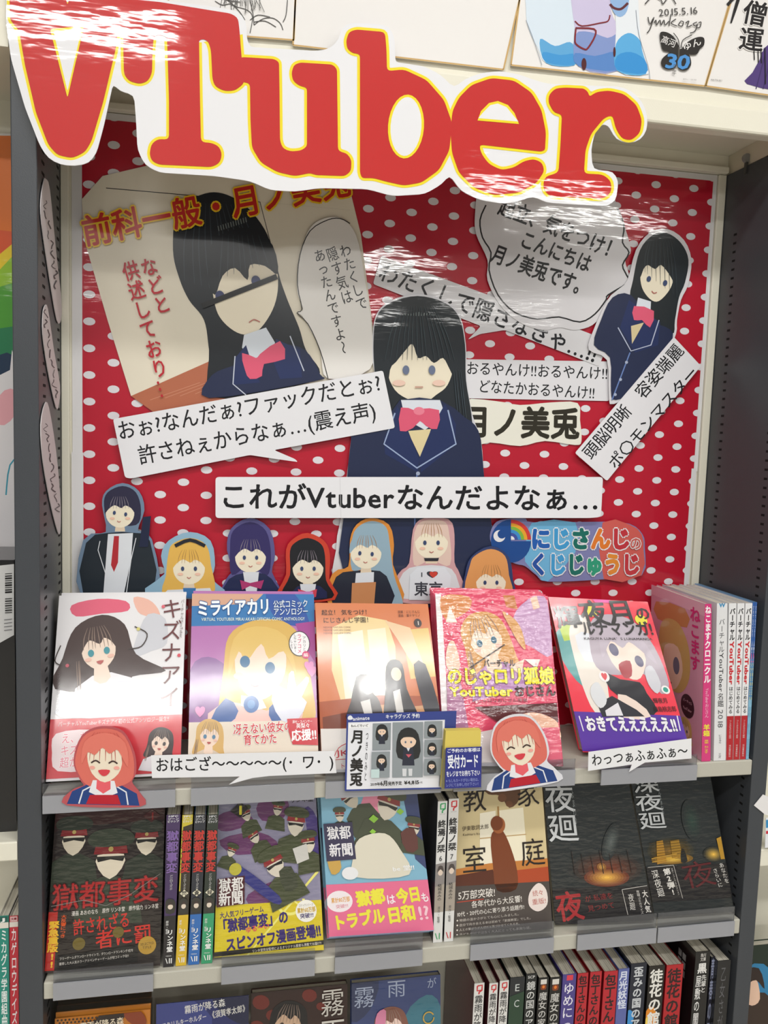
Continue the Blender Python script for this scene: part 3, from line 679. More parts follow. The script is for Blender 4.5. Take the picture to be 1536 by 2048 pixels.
bust('small cutout of a silver-blue-haired figure with a dark blazer and orange vest, below the strip', [(664,1212),(668,1150),(700,1135),(704,1080),(716,1052),(742,1040),(775,1052),(784,1090),(782,1130),(800,1212)],
    '#93aebf', [(704,1140),(704,1080),(716,1054),(744,1042),(772,1054),(780,1092),(788,1150),(806,1210),(770,1206),(740,1140)], (732,1104), 28, 4, '#232938', [(666,1212),(672,1154),(706,1142),(760,1142),(780,1168),(782,1212)],
    [(712,1146),(748,1144),(746,1212),(706,1212)], ('#c98a5c', [(704,1166),(752,1164),(748,1212),(702,1212)]), 1.0670, '#d98c3a')
def tee(P):
    P.t('I ♥', (841,1149),(872,1149), 13, '#3a3d46', 0.01); P.t('♥', (858,1149),(872,1149), 12, '#cc4438', 0.01)
    P.t('東京', (828,1178),(886,1178), 30, '#3a3d46', 0.02)
bust('small cutout of a pale-pink-haired figure wearing a white shirt that reads I heart Tokyo', [(792,1200),(800,1150),(822,1128),(830,1060),(850,1040),(895,1042),(905,1070),(905,1125),(916,1150),(920,1196)],
    '#e0c5b8', [(828,1130),(830,1064),(846,1042),(886,1042),(898,1064),(900,1130),(862,1120)], (863,1082), 30, 0, '#d9dbe0', [(796,1196),(806,1146),(836,1132),(888,1132),(912,1150),(910,1196)],
    [(820,1150),(835,1135),(890,1135),(902,1152),(898,1200),(818,1200)], ('#2a2a34', [(848,1116),(878,1116),(876,1122),(850,1122)]), 1.0685, '#cfa0a4', extra=tee)
bust('small cutout of an orange-haired figure next to the rainbow logo', [(934,1196),(934,1150),(946,1116),(982,1096),(1014,1116),(1022,1160),(1022,1196)],
    '#dd9a5c', [(934,1192),(940,1130),(952,1110),(982,1098),(1010,1112),(1018,1150),(1020,1192)], (982,1162), 27, 0, '#dd9a5c', None, None, None, 1.0660, '#33406c')
# ---- logo
z11 = (640, 950, 2.194)
o, P = sheet('logo_sticker', 'colourful logo sticker with a rainbow quarter and blocky kana, right of the small cutouts', 'sticker',
    [(748,250),(775,205),(830,192),(900,190),(940,208),(1240,205),(1360,215),(1415,260),(1425,320),(1412,440),(1240,458),(1000,468),(950,440),(900,400),(860,390),(800,360),(752,300)], 1.0700, '#7d7fb0', 'lam', sm=3, z=z11)
P.poly([(930,210),(1120,208),(1120,340),(1000,466),(955,436),(900,380),(905,300)], '#6db1da', 2); P.poly([(1240,208),(1360,218),(1412,262),(1420,330),(1410,440),(1245,456)], '#cf5c54', 2)
BL = '#15488f'
P.poly([(838,198)] + [(838 + 88 * math.cos(a), 290 + 95 * math.sin(a)) for a in [math.radians(-90 - 270 * k / 20) for k in range(21)]] + [(838,290)], BL, 0)
P.poly([(838,388),(810,384),(830,360)], BL)
for r, c in ((88,'#cf3a34'),(72,'#e9a52c'),(58,'#7fb53f'),(44,'#3c8fd0'),(30,'#3f4fa0')):
    P.poly([(838,284)] + [(838 + r * math.cos(a), 284 + r * math.sin(a)) for a in [math.radians(-90 + 90 * k / 12) for k in range(13)]], c)
P.poly([(838,284)] + [(838 + 16 * math.cos(a), 284 + 16 * math.sin(a)) for a in [math.radians(-90 + 90 * k / 8) for k in range(9)]], WH)
P.ell(787,268,26,26,WH); P.ell(798,260,19,19,BL)
for st, a, b, cols in (('にじさんじ', 925, 1362, ['#1e5cb0','#3f9ad2','#0f6b60','#e07a28','#c0303a']), ('くじじゅうじ', 920, 1405, ['#1e4fa4','#3f9ad2','#0f6b60','#2a9a78','#e08a30','#c0303a'])):
    yy = 280 if st[0] == 'に' else 392; n = len(st); wd = (b - a) / n
    for bd, cc in ((0.115, WH), (0.06, None)):
        for i, ch in enumerate(st):
            P.t(ch, (a + i * wd, yy), (a + (i + 1) * wd, yy), 100, cc or cols[i], bd)
P.t('の', (1358,300),(1412,300), 62, '#c8625a', 0.03, out=[(WH, 0.08)])
P.done()
# ---- front strip
o, P = sheet('caption_strip', 'wide white one-line strip across the backdrop above the small cutouts', 'caption',
    [(431,954),(1206,954),(1202,1034),(1180,1036),(431,1036)], 1.0610, '#eaeaef', 'card', rnd=7)
P.t('これがVtuberなんだよなぁ…', (438,993),(1200,997), 56, INK, 0.02)
P.line([(680,955),(682,1036)], 0.8, '#d2d2d8'); P.done()

# ---- oval papers on the left side panel
for i, (pts, lab) in enumerate((([(88,362),(92,358),(100,380),(112,500),(123,600),(122,640),(114,640),(100,560),(84,450),(82,400)], 'topmost of three thin oval papers taped to the left side panel'),
        ([(90,612),(96,618),(108,700),(120,770),(118,808),(112,814),(96,740),(86,670),(86,630)], 'middle of three thin oval papers taped to the left side panel'),
        ([(90,808),(98,815),(112,900),(121,1000),(121,1058),(116,1064),(100,1000),(86,920),(82,850)], 'lowest of three thin oval papers taped to the left side panel'))):
    pts = smooth(pts, 3)
    nx = np.array([DB - DF, -(XL1 - XL0), 0.0]); nx /= np.linalg.norm(nx)
    pl = Plane((XL0 + 0.0018, DF, 1.5), axis=nx)
    o = slab('oval_paper', pl, pts, 0.0008, '#d9d2d4', 'paper'); tag(o, lab, 'paper')
    P = Print(pl, o, 'paper'); n = len(pts); c = np.mean(np.array(pts), axis=0)
    for k in range(9):
        t = (k - 4) / 5.0; y = c[1] + t * 100; x = c[0] + t * 14
        P.line([(x + random.uniform(-6, 3), y - 8),(x + random.uniform(-4, 6), y - 3),(x + random.uniform(-6, 4), y + 3),(x + random.uniform(-3, 6), y + 9)], random.uniform(1, 2.6), '#5a5458', 2, text=True)
    P.done()
# ================================================================ books
class Face:
    """a rectangle in the place; u runs 0..100 across, v runs 0..100*h/w down from the top"""
    def __init__(s, TL, TR, BR, BL):
        s.c = [np.array(p, float) for p in (TL, TR, BR, BL)]
        s.w = np.linalg.norm(s.c[2] - s.c[3]); s.h = np.linalg.norm(s.c[0] - s.c[3]); s.H = 100 * s.h / s.w
        n = np.cross(s.c[2] - s.c[3], s.c[0] - s.c[3]); s.n = n / np.linalg.norm(n)
    def pix(s, q, off=0.0):
        u = min(max(q[0] / 100.0, 0.0), 1.0); v = min(max(q[1] / s.H, 0.0), 1.0); TL, TR, BR, BL = s.c
        return (TL * (1 - u) + TR * u) * (1 - v) + (BL * (1 - u) + BR * u) * v + s.n * off
    def many(s, W, off=0.0):
        u = np.clip(W[:, 0:1] / 100.0, 0, 1); v = np.clip(W[:, 1:2] / s.H, 0, 1); TL, TR, BR, BL = s.c
        return (TL * (1 - u) + TR * u) * (1 - v) + (BL * (1 - u) + BR * u) * v + s.n * off
def rect_from_pixels(TL, TR, BR, BL, Y, theta, yaw, h):
    m = ((BL[0] + BR[0]) / 2, (BL[1] + BR[1]) / 2); pl = Plane(at(m[0], m[1], Y), theta, yaw)
    a, b, c, d = [pl.pix(q) for q in (TL, TR, BR, BL)]
    a = d + (a - d) / np.linalg.norm(a - d) * h; b = c + (b - c) / np.linalg.norm(b - c) * h
    return [a, b, c, d]
def rect_at(x0, x1, Y, z, h, theta, lean=0.0, yaw=0.0):
    th = math.radians(theta); ya = math.radians(yaw)
    d = np.array([x0, Y, z]); c = np.array([x0 + (x1 - x0) * math.cos(ya), Y + (x1 - x0) * math.sin(ya), z])
    v = np.array([-math.sin(ya) * math.sin(th), math.cos(ya) * math.sin(th), math.cos(th)]) * h + np.array([lean, 0, 0])
    return [d + v, c + v, c, d]
def cover_book(label, R, thick, col, fin, spine='#dcdad6', group=None, name='comic_book', cat='comic book', spine_side='right'):
    """a comic shown cover first: front and back cover, spine and page block are parts"""
    F = Face(*R); R = seat(R, R[3][2] + (thick + .0006) * max(F.n[2], 0) + .0012)     # the lower back edge rests, not the front one
    F = Face(*R); n = F.n; TL, TR, BR, BL = F.c
    root = empty(name, (BL + BR) / 2 - n * thick / 2); tag(root, label, cat, group)
    t = 0.0008
    def plate(a, b, c, d, off, th, m, mb):
        mb.hexa([p - n * off for p in (d, c, b, a)] + [p - n * (off + th) for p in (d, c, b, a)], m)
    mb = MB(); plate(TL, TR, BR, BL, 0, t, mat(col, fin), mb)
    mb.build('front_cover', root)
    mb = MB(); plate(TL, TR, BR, BL, thick - t, t, mat(col, fin), mb); mb.build('back_cover', root)
    uu = (BR - BL) / F.w; vv = (TL - BL) / F.h
    mb = MB()
    if spine_side == 'right': a, b = TR - uu * t, BR - uu * t; mb.hexa([b - n * t, BR - n * t, TR - n * t, a - n * t, b - n * (thick - t), BR - n * (thick - t), TR - n * (thick - t), a - n * (thick - t)], mat(spine, fin))
    else: a, b = TL + uu * t, BL + uu * t; mb.hexa([BL - n * t, b - n * t, a - n * t, TL - n * t, BL - n * (thick - t), b - n * (thick - t), a - n * (thick - t), TL - n * (thick - t)], mat(spine, fin))
    mb.build('spine', root)
    i0 = 0.0015; L_, R_ = (i0, t) if spine_side == 'right' else (t, i0)
    q = [BL + uu * L_ + vv * i0, BR - uu * R_ + vv * i0, TR - uu * R_ - vv * i0, TL + uu * L_ - vv * i0]
    mb = MB(); mb.hexa([p - n * t for p in q] + [p - n * (thick - t) for p in q], mat_pages('y')); mb.build('page_block', root)
    P = Print(F, root, fin, start=2); return root, P, F
def copy_behind(root, F, k, thick, label):
    """a further copy standing directly behind"""
    th = math.atan2(F.n[2], math.hypot(F.n[0], F.n[1])); vv = (F.c[0] - F.c[3]) / F.h
    g = thick + 0.0016; d = -F.n * g * k + vv * g * k * math.tan(th)
    r = root.copy(); COL.objects.link(r); r.location = Vector(root.location) + Vector(d)
    for ch in root.children:
        if ch.name.split('.')[0] in ('front_cover', 'back_cover', 'spine', 'page_block', 'paper_band'):
            c = ch.copy(); COL.objects.link(c); c.parent = r
    r['label'] = label; return r
def band(P, root, F, v0, v1, col, fin=None):
    """paper band (obi) round the foot of a cover"""
    mb = MB(); o0, o1 = 0.0006, 0.0002
    a, b, c, d = [F.pix(q) for q in ((0, v0), (100, v0), (100, v1), (0, v1))]
    mb.hexa([p + F.n * o0 for p in (d, c, b, a)] + [p + F.n * o1 for p in (d, c, b, a)], mat(col, fin or P.fin)); mb.build('paper_band', root)
    P.base = 0.0006 - LAY * P.k + LAY
def figure(P, x, y, s, hair, coat, skin='#eed9c6', long=1.0, rot=0, eye='#4a5a70', mouth=True):
    """plain generic head and shoulders in print"""
    c, q = math.cos(math.radians(rot)), math.sin(math.radians(rot))
    T = lambda pts: [(x + (a * c - b * q) * s, y + (a * q + b * c) * s) for a, b in pts]
    P.poly(T([(-1.3, 0.2), (-1.25, -0.8), (-0.6, -1.45), (0.3, -1.5), (1.05, -1.05), (1.35, -0.1), (1.4, 0.6 + .6 * long), (1.5, 0.9 + 1.3 * long), (0, 1.5), (-1.45, 0.8 + 1.3 * long), (-1.35, .7)]), hair, 4)
    P.poly(T([(-1.75, 3.0), (-1.45, 1.85), (-0.5, 1.35), (0.5, 1.35), (1.5, 1.85), (1.8, 3.0)]), coat, 0)
    P.poly(T([(-0.35, 0.9), (0.35, 0.9), (0.45, 1.6), (0, 2.0), (-0.45, 1.6)]), skin)
    P.poly(T([(-0.9, 0.0), (-0.8, -0.7), (0, -1.0), (0.8, -0.7), (0.9, 0.0), (0.7, 0.65), (0.0, 1.15), (-0.7, 0.65)]), skin, 3)
    P.poly(T([(-1.1, 0.35), (-1.0, -0.8), (0, -1.35), (1.0, -0.8), (1.1, 0.35), (0.75, -0.3), (0.35, -0.6), (0.1, -0.3), (-0.4, -0.6), (-0.75, -0.25)]), hair, 3)
    q4 = T([(-.5,-1.3),(.5,-1.3),(-.9,-.1),(.9,-.1)]); strands(P, q4, 8, s * .05, '#8a7468', s * .2)
    q4 = T([(-1.25,.4),(-1.0,.4),(-1.35,2.0),(-1.1,2.0)]); strands(P, q4, 3, s * .06, '#8a7468')
    for sx in (-1, 1):
        e = T([(sx * 0.42, 0.12)])[0]; P.ell(e[0], e[1], s * 0.16, s * 0.2, eye, rot, 16); f_ = T([(sx * .6, .45)])[0]; P.ell(f_[0], f_[1], s * .18, s * .1, '#eebfae', rot, 12)
    if mouth: P.poly(T([(-0.2, 0.62), (0.2, 0.62), (0.0, 0.82)]), '#b5504e', 2)
S1, S2, S3 = Zw(SH[0]), Zw(SH[1]), Zw(SH[2])
def seat(R, z):
    """drop or lift a leaning rectangle so its lower edge stands on height z (keeps its plane)"""
    a, b, c, d = R; out = []
    for t, l in ((b, c), (a, d)):
        v = (t - l) / np.linalg.norm(t - l); out.append(v * (z - l[2]) / v[2])
    return [a + out[1], b + out[0], c + out[0], d + out[1]]

# ---------------------------------------------------------------- shelf 1, face-out stacks
# 1 white cover
R = seat(rect_from_pixels((118,1197),(372,1195),(360,1555),(92,1561), 0.952, 19, 1, .212), S1 + .0005)
root, P, F = cover_book('white comic anthology with a brown vertical title and red band, leftmost stack', R, .014, '#e9e7ea', 'film', '#e6e2e4')
P.poly([(10,8),(30,3),(52,5),(54,13),(34,15),(14,17)], '#e2607c', 3)
P.poly([(58,2),(70,4),(78,12),(80,22),(70,18),(62,14)], '#edb9a8', 3); P.poly([(70,16),(84,20),(86,40),(74,46),(60,50),(62,34)], '#cfd0d8', 3)
P.poly([(2,74),(6,50),(14,26),(34,16),(52,24),(62,48),(86,62),(60,66),(56,76)], '#43302f', 4)
figure(P, 33, 44, 14.5, '#43302f', '#e8e6ec', '#f2dccb', .5, -10, '#3e93a0')
P.poly([(12,80),(40,70),(70,72),(80,94),(8,96)], '#dfe0ea', 3); P.poly([(28,84),(50,80),(60,92),(30,95)], '#c6c2d2', 3)
P.line([(60,26),(70,32),(66,42),(56,44)], .9, '#3a2d2c', 4); P.line([(4,40),(0.5,52),(6,56)], .8, '#3a2d2c', 4)
P.v('キズナアイ', (89,3),(90,92), 17, '#6a3438', 0.0); P.v('バーチャルYouTuber', (97.5,4),(97,36), 3, '#6a5a5c')
for (x, y, c) in ((63,28,'#d8cf7a'),(96,50,'#d8485a'),(10,56,'#c85a6a'),(82,10,'#e06a78')): P.ell(x, y, 1.4, 1.4, c)
P.v('公式アンソロジーコミック', (4,60),(5,92), 2.6, '#6a6064')
band(P, root, F, 97, 141.5, '#cf2f3c')
P.t('バーチャルYouTuberキズナアイ初の公式アンソロジー誕生!!', (6,101),(90,100), 4.2, '#f2dede', 0.005)
P.poly([(5,108),(30,106),(40,112),(40,134),(8,136),(3,122)], '#f0dfe2', 3)
P.t('え、なに', (9,112),(36,111), 8.5, '#e88a9c', 0.01, out=[('#ffffff', .05)]); P.t('キズナアイ', (9,121),(42,120), 8.5, '#e88a9c', 0.01, out=[('#ffffff', .05)]); P.t('超かわいい', (9,130),(44,129), 8.5, '#e88a9c', 0.01, out=[('#ffffff', .05)])
figure(P, 84, 118, 7.5, '#35272a', '#e8e6ec', '#f2dccb', .6, 8, '#4a4446')
P.done('printed_cover')
copy_behind(root, F, 1, .014, 'second copy of the white anthology, directly behind the leftmost front cover')
# 2 magenta cover
R = seat(rect_from_pixels((384,1199),(628,1201),(638,1558),(375,1558), 0.950, 18.5, -3, .212), S1 + .0005)
root, P, F = cover_book('pink and blue comic anthology with a big blond figure, second stack from the left', R, .015, '#b874b4', 'film', '#7a5aa8')
P.poly([(0,0),(100,0),(100,24),(0,26)], '#2e78b8', 0); P.poly([(0,0),(58,0),(50,8),(0,10)], '#d9a88e', 0); P.poly([(60,0),(84,0),(96,24),(90,26),(70,22)], '#2b55a8', 3)
P.poly([(84,24),(100,22),(100,56),(90,40)], '#a63f92', 0); P.poly([(0,60),(14,50),(30,62),(28,100),(0,100)], '#8a5a9c', 3)
P.poly([(22,100),(26,60),(30,34),(48,22),(74,22),(90,38),(96,70),(98,100),(80,104),(70,90),(30,104)], '#dcb35c', 4)
P.poly([(14,104),(28,84),(60,92),(80,86),(86,104)], '#eec3bb', 2); P.poly([(16,100),(28,82),(38,92),(30,102)], '#2e5ba2', 2); P.poly([(62,90),(72,84),(74,98),(64,100)], '#2e5ba2', 2)
P.poly([(40,34),(70,32),(76,58),(66,78),(52,84),(40,74),(35,56)], '#f2d9c6', 4)
P.poly([(30,66),(34,36),(52,26),(76,34),(84,64),(74,46),(62,52),(56,40),(44,54),(38,46)], '#e3bf6a', 3)
P.ell(43,54,4,4.6,'#356f9a'); P.ell(63,59,4,4.6,'#356f9a'); P.line([(48,72),(51,73.5),(54,72.5)], .8, '#b5504e', 3)
P.ell(38,65,4,2.6,'#f0b8ac'); P.ell(64,70,4,2.6,'#f0b8ac')
P.poly([(40,80),(56,82),(60,90),(50,92),(40,88)], '#e8ecf2', 0); P.ell(48,87,6,6.5,'#2a66ac'); P.ell(48,87,3,3.4,'#4f8ac6')
P.poly([(64,84),(68,72),(76,76),(78,64),(82,62),(84,74),(92,66),(94,70),(88,82),(92,86),(84,100),(72,100)], '#dfe0ee', 2)
P.t('ミライアカリ', (4,12),(64,10), 14, '#f2f8fc', 0.035, out=[('#1d5a9c', .08)])
P.t('公式コミック', (66,8.5),(95,7.5), 6.6, '#f2f8fc', 0.01, out=[('#1d5a9c', .05)]); P.t('アンソロジー', (66,14.5),(95,14), 6.6, '#f2f8fc', 0.01, out=[('#1d5a9c', .05)])
P.t('VIRTUAL YOUTUBER MIRAI AKARI OFFICIAL COMIC ANTHOLOGY', (8,20.6),(92,20), 3.6, '#e8f4e4', 0.005)
P.ell(87,40,8.6,10,'#23202a'); P.ell(87,40,8,9.4,'#f4f2f4')
P.v('アカリと', (91,34),(91,46), 2.9, '#2a2030'); P.v('ラブコメ', (87,32),(87,48), 3.8, '#d83a72', .01); P.v('しちゃいまー', (83.5,32),(83.5,47), 2.5, '#2a2030'); P.v('しょう!', (80.6,37),(80.6,47), 2.5, '#2a2030'); P.ell(92,49,3,3,'#d83a72'); P.t('編', (90,49),(94,49), 3.4, '#ffffff')
for (x, y) in ((94,58),(8,92),(96,62)): P.t('♥', (x - 4, y),(x + 3, y), 8, '#e08ac0')
band(P, root, F, 100, 141.5, '#e9dccb')
figure(P, 16, 110, 8, '#d9b06a', '#dccab8', '#f2d9c6', .8, 4, '#5a86a8'); P.poly([(0,128),(100,126),(100,141.5),(0,141.5)], '#f2eeee', 0)
P.t('冴えない彼女の', (34,106),(80,104), 8.6, '#d22c38', .02, out=[('#ffffff', .06)]); P.t('育てかた', (42,114),(68,113), 8.4, '#d22c38', .02, out=[('#ffffff', .06)])
P.poly([(76,98.5),(100,98),(100,119),(80,118),(77,108)], '#cf2436', 0); P.t('澤村・スペンサー', (80,101),(96,100.6), 2.6, '#ffffff'); P.t('英梨々', (83,104),(94,103.8), 4.2, '#ffffff', .01); P.t('応援!!', (79,111.5),(99,110.5), 9, '#ffffff', .03)
P.done('printed_cover')
copy_behind(root, F, 1, .015, 'second copy behind the pink and blue anthology')
# 3 orange cover
R = seat(rect_from_pixels((631,1220),(857,1219),(893,1548),(645,1550), 0.936, 17, -4, .203), S1 + .0005)
root, P, F = cover_book('orange classroom-scene comic with small black title, behind the pre-order card', R, .013, '#da7f50', 'film', '#b5562e', spine_side='right')
P.poly([(14,20),(62,14),(66,60),(60,84),(20,88)], '#f0d49a', 2); P.poly([(18,26),(40,22),(42,80),(22,84)], '#f4ecd4', 0); P.poly([(44,22),(60,20),(62,76),(46,80)], '#f2e6c6', 0)
P.poly([(74,22),(98,20),(100,60),(78,62)], '#e2c070', 0); P.poly([(60,14),(82,20),(96,70),(86,60),(70,30)], '#ecc9a0', 0)
P.poly([(0,80),(100,76),(100,100),(0,104)], '#b0552e', 2); P.poly([(2,92),(24,88),(26,100),(2,102)], '#7c3a26'); P.poly([(30,84),(60,82),(64,88),(30,92)], '#d9a070'); P.poly([(58,86),(100,82),(100,90),(60,94)], '#d9a070')
P.poly([(22,96),(26,80),(30,66),(36,58),(42,62),(44,72),(50,80),(50,98)], '#2c1e22', 3); P.ell(41,68,5.2,6.2,'#e6c2a4'); P.poly([(30,70),(32,60),(40,58),(47,63),(40,64),(36,72)], '#2c1e22', 2); P.poly([(34,80),(42,78),(44,96),(38,96)], '#d8d2cc')
P.poly([(54,96),(56,70),(58,52),(64,46),(72,50),(74,70),(82,92),(80,98)], '#221c24', 3)
P.ell(66,58,4.4,5.4,'#e6c2a4'); P.poly([(62,72),(68,70),(70,96),(64,96)], '#d8d2cc')
P.poly([(82,50),(92,50),(100,84),(100,98),(90,98),(84,70)], '#262430', 2)
P.t('起立！ 気をつけ！', (5,8),(48,7.2), 4.8, '#33201c', .005); P.t('にじさんじ学園！', (6,14.4),(49,13.6), 5, '#33201c', .005)
for k in range(3): P.t('NIJISANJI GAKUEN COMIC', (6,20 + k * 2.4),(30,19.8 + k * 2.4), 1.8, '#7a3c2c')
P.t('原案｜にじさんじ', (72,7),(92,6.6), 2.6, '#5a2c22'); P.t('漫画｜葉ケヤリノ', (72,10),(92,9.6), 2.6, '#5a2c22'); P.ell(89,16,3.4,3.6,'#3a2c30'); P.t('1', (88,16),(90,16), 4.6, '#e9dfd8', .02)
band(P, root, F, 101, F.H, '#efe9e4')
P.line([(8,128),(14,116),(26,112),(40,116),(46,130)], .6, '#c83a44', 4); P.t('JK組', (12,120),(34,119), 6.4, '#c83a44', .01); P.line([(11,125),(36,124)], .5, '#c83a44'); P.t('トリオの', (14,130),(32,129.4), 4.6, '#c83a44')
P.done('printed_cover')
# 4 red fox-girl comic
R = seat(rect_from_pixels((871,1199),(1096,1197),(1128,1545),(890,1552), 0.936, 16, -7, .213), S1 + .0005)
root, P, F = cover_book('crimson comic with a thick yellow block title and an orange-haired figure, fourth stack', R, .009, '#e0486a', 'crinkle', '#c8344e')
P.poly([(0,0),(5,0),(6,142),(0,142)], '#e8e2e4', 0); P.poly([(5,2),(30,2),(28,14),(8,22)], '#d88a50', 3); P.poly([(8,24),(12,10),(18,24)], '#f0e2d4', 0)
P.poly([(70,14),(88,0),(99,4),(99,50),(82,44),(66,34)], '#c69cc4', 3); P.poly([(84,2),(90,0),(92,10),(86,12)], '#edc6ae')
P.poly([(60,0),(70,0),(72,12),(62,10)], '#c9783c')
figure(P, 42, 38, 15.5, '#d69a54', '#b884b8', '#f2d6bf', 1.1, -14, '#3a6a84', False)
P.poly([(58,14),(68,20),(74,30),(76,46),(70,40),(64,28)], '#d69a54', 3); P.line([(26,62),(58,42)], 1, '#33231f')
P.poly([(8,44),(14,40),(18,60),(12,66),(6,60)], '#edcbb4', 3); P.poly([(6,70),(18,76),(22,142),(6,142)], '#b27a9e', 2); P.poly([(60,60),(74,54),(70,68)], '#edcbb4')
P.poly([(74,54),(88,54),(84,62)], '#e9e4de')
P.t('バーチャル', (38,58),(66,57.4), 7, '#2a1416', .03)
P.t('のじゃロリ狐娘', (6,69),(99,67.6), 15, '#f2e423', .04, out=[('#5a2a10', .075)])
P.t('YouTuber', (8,81.5),(62,80.6), 10.5, '#f2e423', .04, out=[('#5a2a10', .07)]); P.t('おじさん', (63,80.8),(99,80), 9.5, '#3a1416', .05)
P.t('のじゃロリおじさん原案', (26,89),(74,88), 3.4, '#3a2a2a'); P.poly([(28,94),(99,90),(99,106),(50,108)], '#5a2428', 0); P.poly([(60,104),(78,98),(96,104),(99,112),(99,120),(66,120)], '#e6b49a', 3)
P.poly([(40,112),(99,110),(99,142),(40,142)], '#dc6078', 0); P.poly([(22,116),(54,110),(62,142),(22,142)], '#e8dfe0', 0)
for (x, y) in ((12,34),(50,6),(62,16),(84,58),(30,90)): P.ell(x, y, 1, 1, '#f2c8d0')
P.done('printed_cover')
for k in range(1, 5): copy_behind(root, F, k, .009, ('second', 'third', 'fourth', 'rearmost')[k - 1] + ' copy in the stack of crimson yellow-titled comics')
# 5 coral comic
R = seat(rect_from_pixels((1100,1210),(1295,1203),(1382,1508),(1172,1533), 0.946, 14, -12, .205), S1 + .0005)
root, P, F = cover_book('coral-red comic with a silver-haired figure, black title and purple band, tilted to the left', R, .024, '#ee3a4e', 'cover', '#b53a2e', spine_side='right')
P.poly([(0,34),(14,30),(26,40),(24,70),(14,84),(0,60)], '#5aa4a4', 3); P.poly([(4,28),(22,24),(26,38),(6,42)], '#b4cf3c', 0); P.poly([(14,30),(26,16),(38,24),(40,60),(34,106),(20,108),(14,84),(12,50)], '#eee6dc', 3)
P.poly([(18,36),(34,34),(38,56),(22,60)], '#e6eaf2', 2); P.poly([(36,44),(52,50),(50,58),(38,56)], '#dfe4ee', 2)
P.poly([(30,60),(36,24),(56,14),(80,20),(94,44),(98,78),(88,88),(76,70),(44,72)], '#b7abb8', 4)
P.poly([(46,34),(62,28),(78,38),(82,56),(72,74),(60,74),(48,60)], '#f0dccf', 3); P.poly([(40,56),(44,28),(60,20),(82,34),(92,60),(80,48),(70,40),(62,46),(52,40)], '#beb2c0', 3)
P.ell(53,48,4.4,6,'#5c5878', -8); P.ell(75,58,4,5.4,'#5c5878', -8); P.poly([(54,62),(66,58),(64,72),(56,74)], '#a82c38', 3)
P.poly([(38,70),(52,76),(70,78),(74,88),(80,104),(66,108),(40,86)], '#26252c', 2); P.poly([(46,90),(62,96),(72,110),(46,112)], '#f0dccf', 2); P.poly([(24,100),(40,92),(60,104),(66,110),(26,112)], '#2b2b33', 0); P.poly([(30,106),(44,98),(46,110),(30,111)], '#e6e4ea')
P.ell(37,74,5,5,'#f4f0f0'); P.t('♥', (34,74),(39,74), 7, '#d6303c'); P.ell(93,84,4,4,'#f4f0f0'); P.ell(93,84,2.4,2.4,'#3aa090')
P.poly([(22,84),(30,80),(34,96),(26,104),(20,94)], '#dfe2e6', 3); P.poly([(78,66),(86,62),(90,78),(84,88),(78,80)], '#d0d0d8', 3)
P.ell(40,12,6,5,'#e6de3a'); P.ell(88,18,6,5,'#e6de3a'); P.poly([(44,0),(62,0),(60,3),(46,3)], '#e83aa0')
P.t('輝', (2,20),(28,17.6), 22, '#1d1719', .03); P.t('夜月', (28,15),(84,10), 26, '#1d1719', .02); P.t('の', (84,12),(99,11), 14, '#1d1719', .02)
P.t('ルナマンガ!', (26,29),(97,26), 15, '#1d1719', .025); P.t('KAGUYA LUNA’S LUNAMANGA', (26,38.5),(94,36), 3.4, '#2a2024', .005)
P.t('輝夜月', (78,95),(92,94), 5.4, '#2a1416', .01); P.t('相島桃志郎', (76,103),(98,101.6), 5.6, '#2a1416', .01)
band(P, root, F, 108, F.H - 1, '#5b35a4', 'cover')
P.t('おきてえええええ!!', (8,119),(94,116.6), 15, '#f2f0f6', .045, out=[('#2a1a5a', .08)]); P.line([(4,112),(5,126)], 1, '#f2f0f6'); P.line([(97,108),(96,122)], 1, '#f2f0f6')
P.done('printed_cover')

# ---------------------------------------------------------------- spine-out books
def spine_book(label, TL, TR, BR, BL, Y, depth, col, side=None, fin='cover', group=None, zbot=None, hh=None, name='comic_book', cat='comic book', xr=None):
    """quad of the spine in pixels, taken at depth Y; zbot stands it on a shelf, hh fixes its height"""
    a, b, c, d = [at(q[0], q[1], Y) for q in (TL, TR, BR, BL)]
    z1 = (a[2] + b[2]) / 2; z0 = (c[2] + d[2]) / 2 if zbot is None else zbot
    k = (z0 - z1) / ((c[2] + d[2]) / 2 - z1)
    a[2] = b[2] = z1; c = b + (c - b) * k; d = a + (d - a) * k; c[2] = d[2] = z0
    for p in (a, b, c, d): p[1] = Y
    w = b[0] - a[0]
    root = empty(name, (c + d) / 2 + np.array([0, depth / 2, 0])); tag(root, label, cat, group)
    t = 0.0008; yv = np.array([0, 1.0, 0]); xv = np.array([1.0, 0, 0]); zv = np.array([0, 0, 1.0])
    mb = MB(); mb.hexa([d, c, b, a] + [p + yv * t for p in (d, c, b, a)], mat(col, fin)); mb.build('spine', root)
    sc = side or col
    for (lo, hi, s) in ((d, a, 1), (c, b, -1)):
        q = [lo + yv * t, lo + yv * t + xv * t * s, hi + yv * t + xv * t * s, hi + yv * t]
        mb = MB(); mb.hexa(q + [p + yv * (depth - t) for p in q], mat(sc, fin)); mb.build('front_cover' if s == 1 else 'back_cover', root)
    q = [d + xv * t + zv * .0015, c - xv * t + zv * .0015, b - xv * t - zv * .0015, a + xv * t - zv * .0015]
    mb = MB(); mb.hexa([p + yv * t for p in q] + [p + yv * (depth - .002) for p in q], mat_pages('x')); mb.build('page_block', root)
    Fs = Face(a, b, c, d); P = Print(Fs, root, fin, start=2); P.w = w
    Fl = Face(a + yv * depth, a, d, d + yv * depth)
    return root, P, Fs, Fl
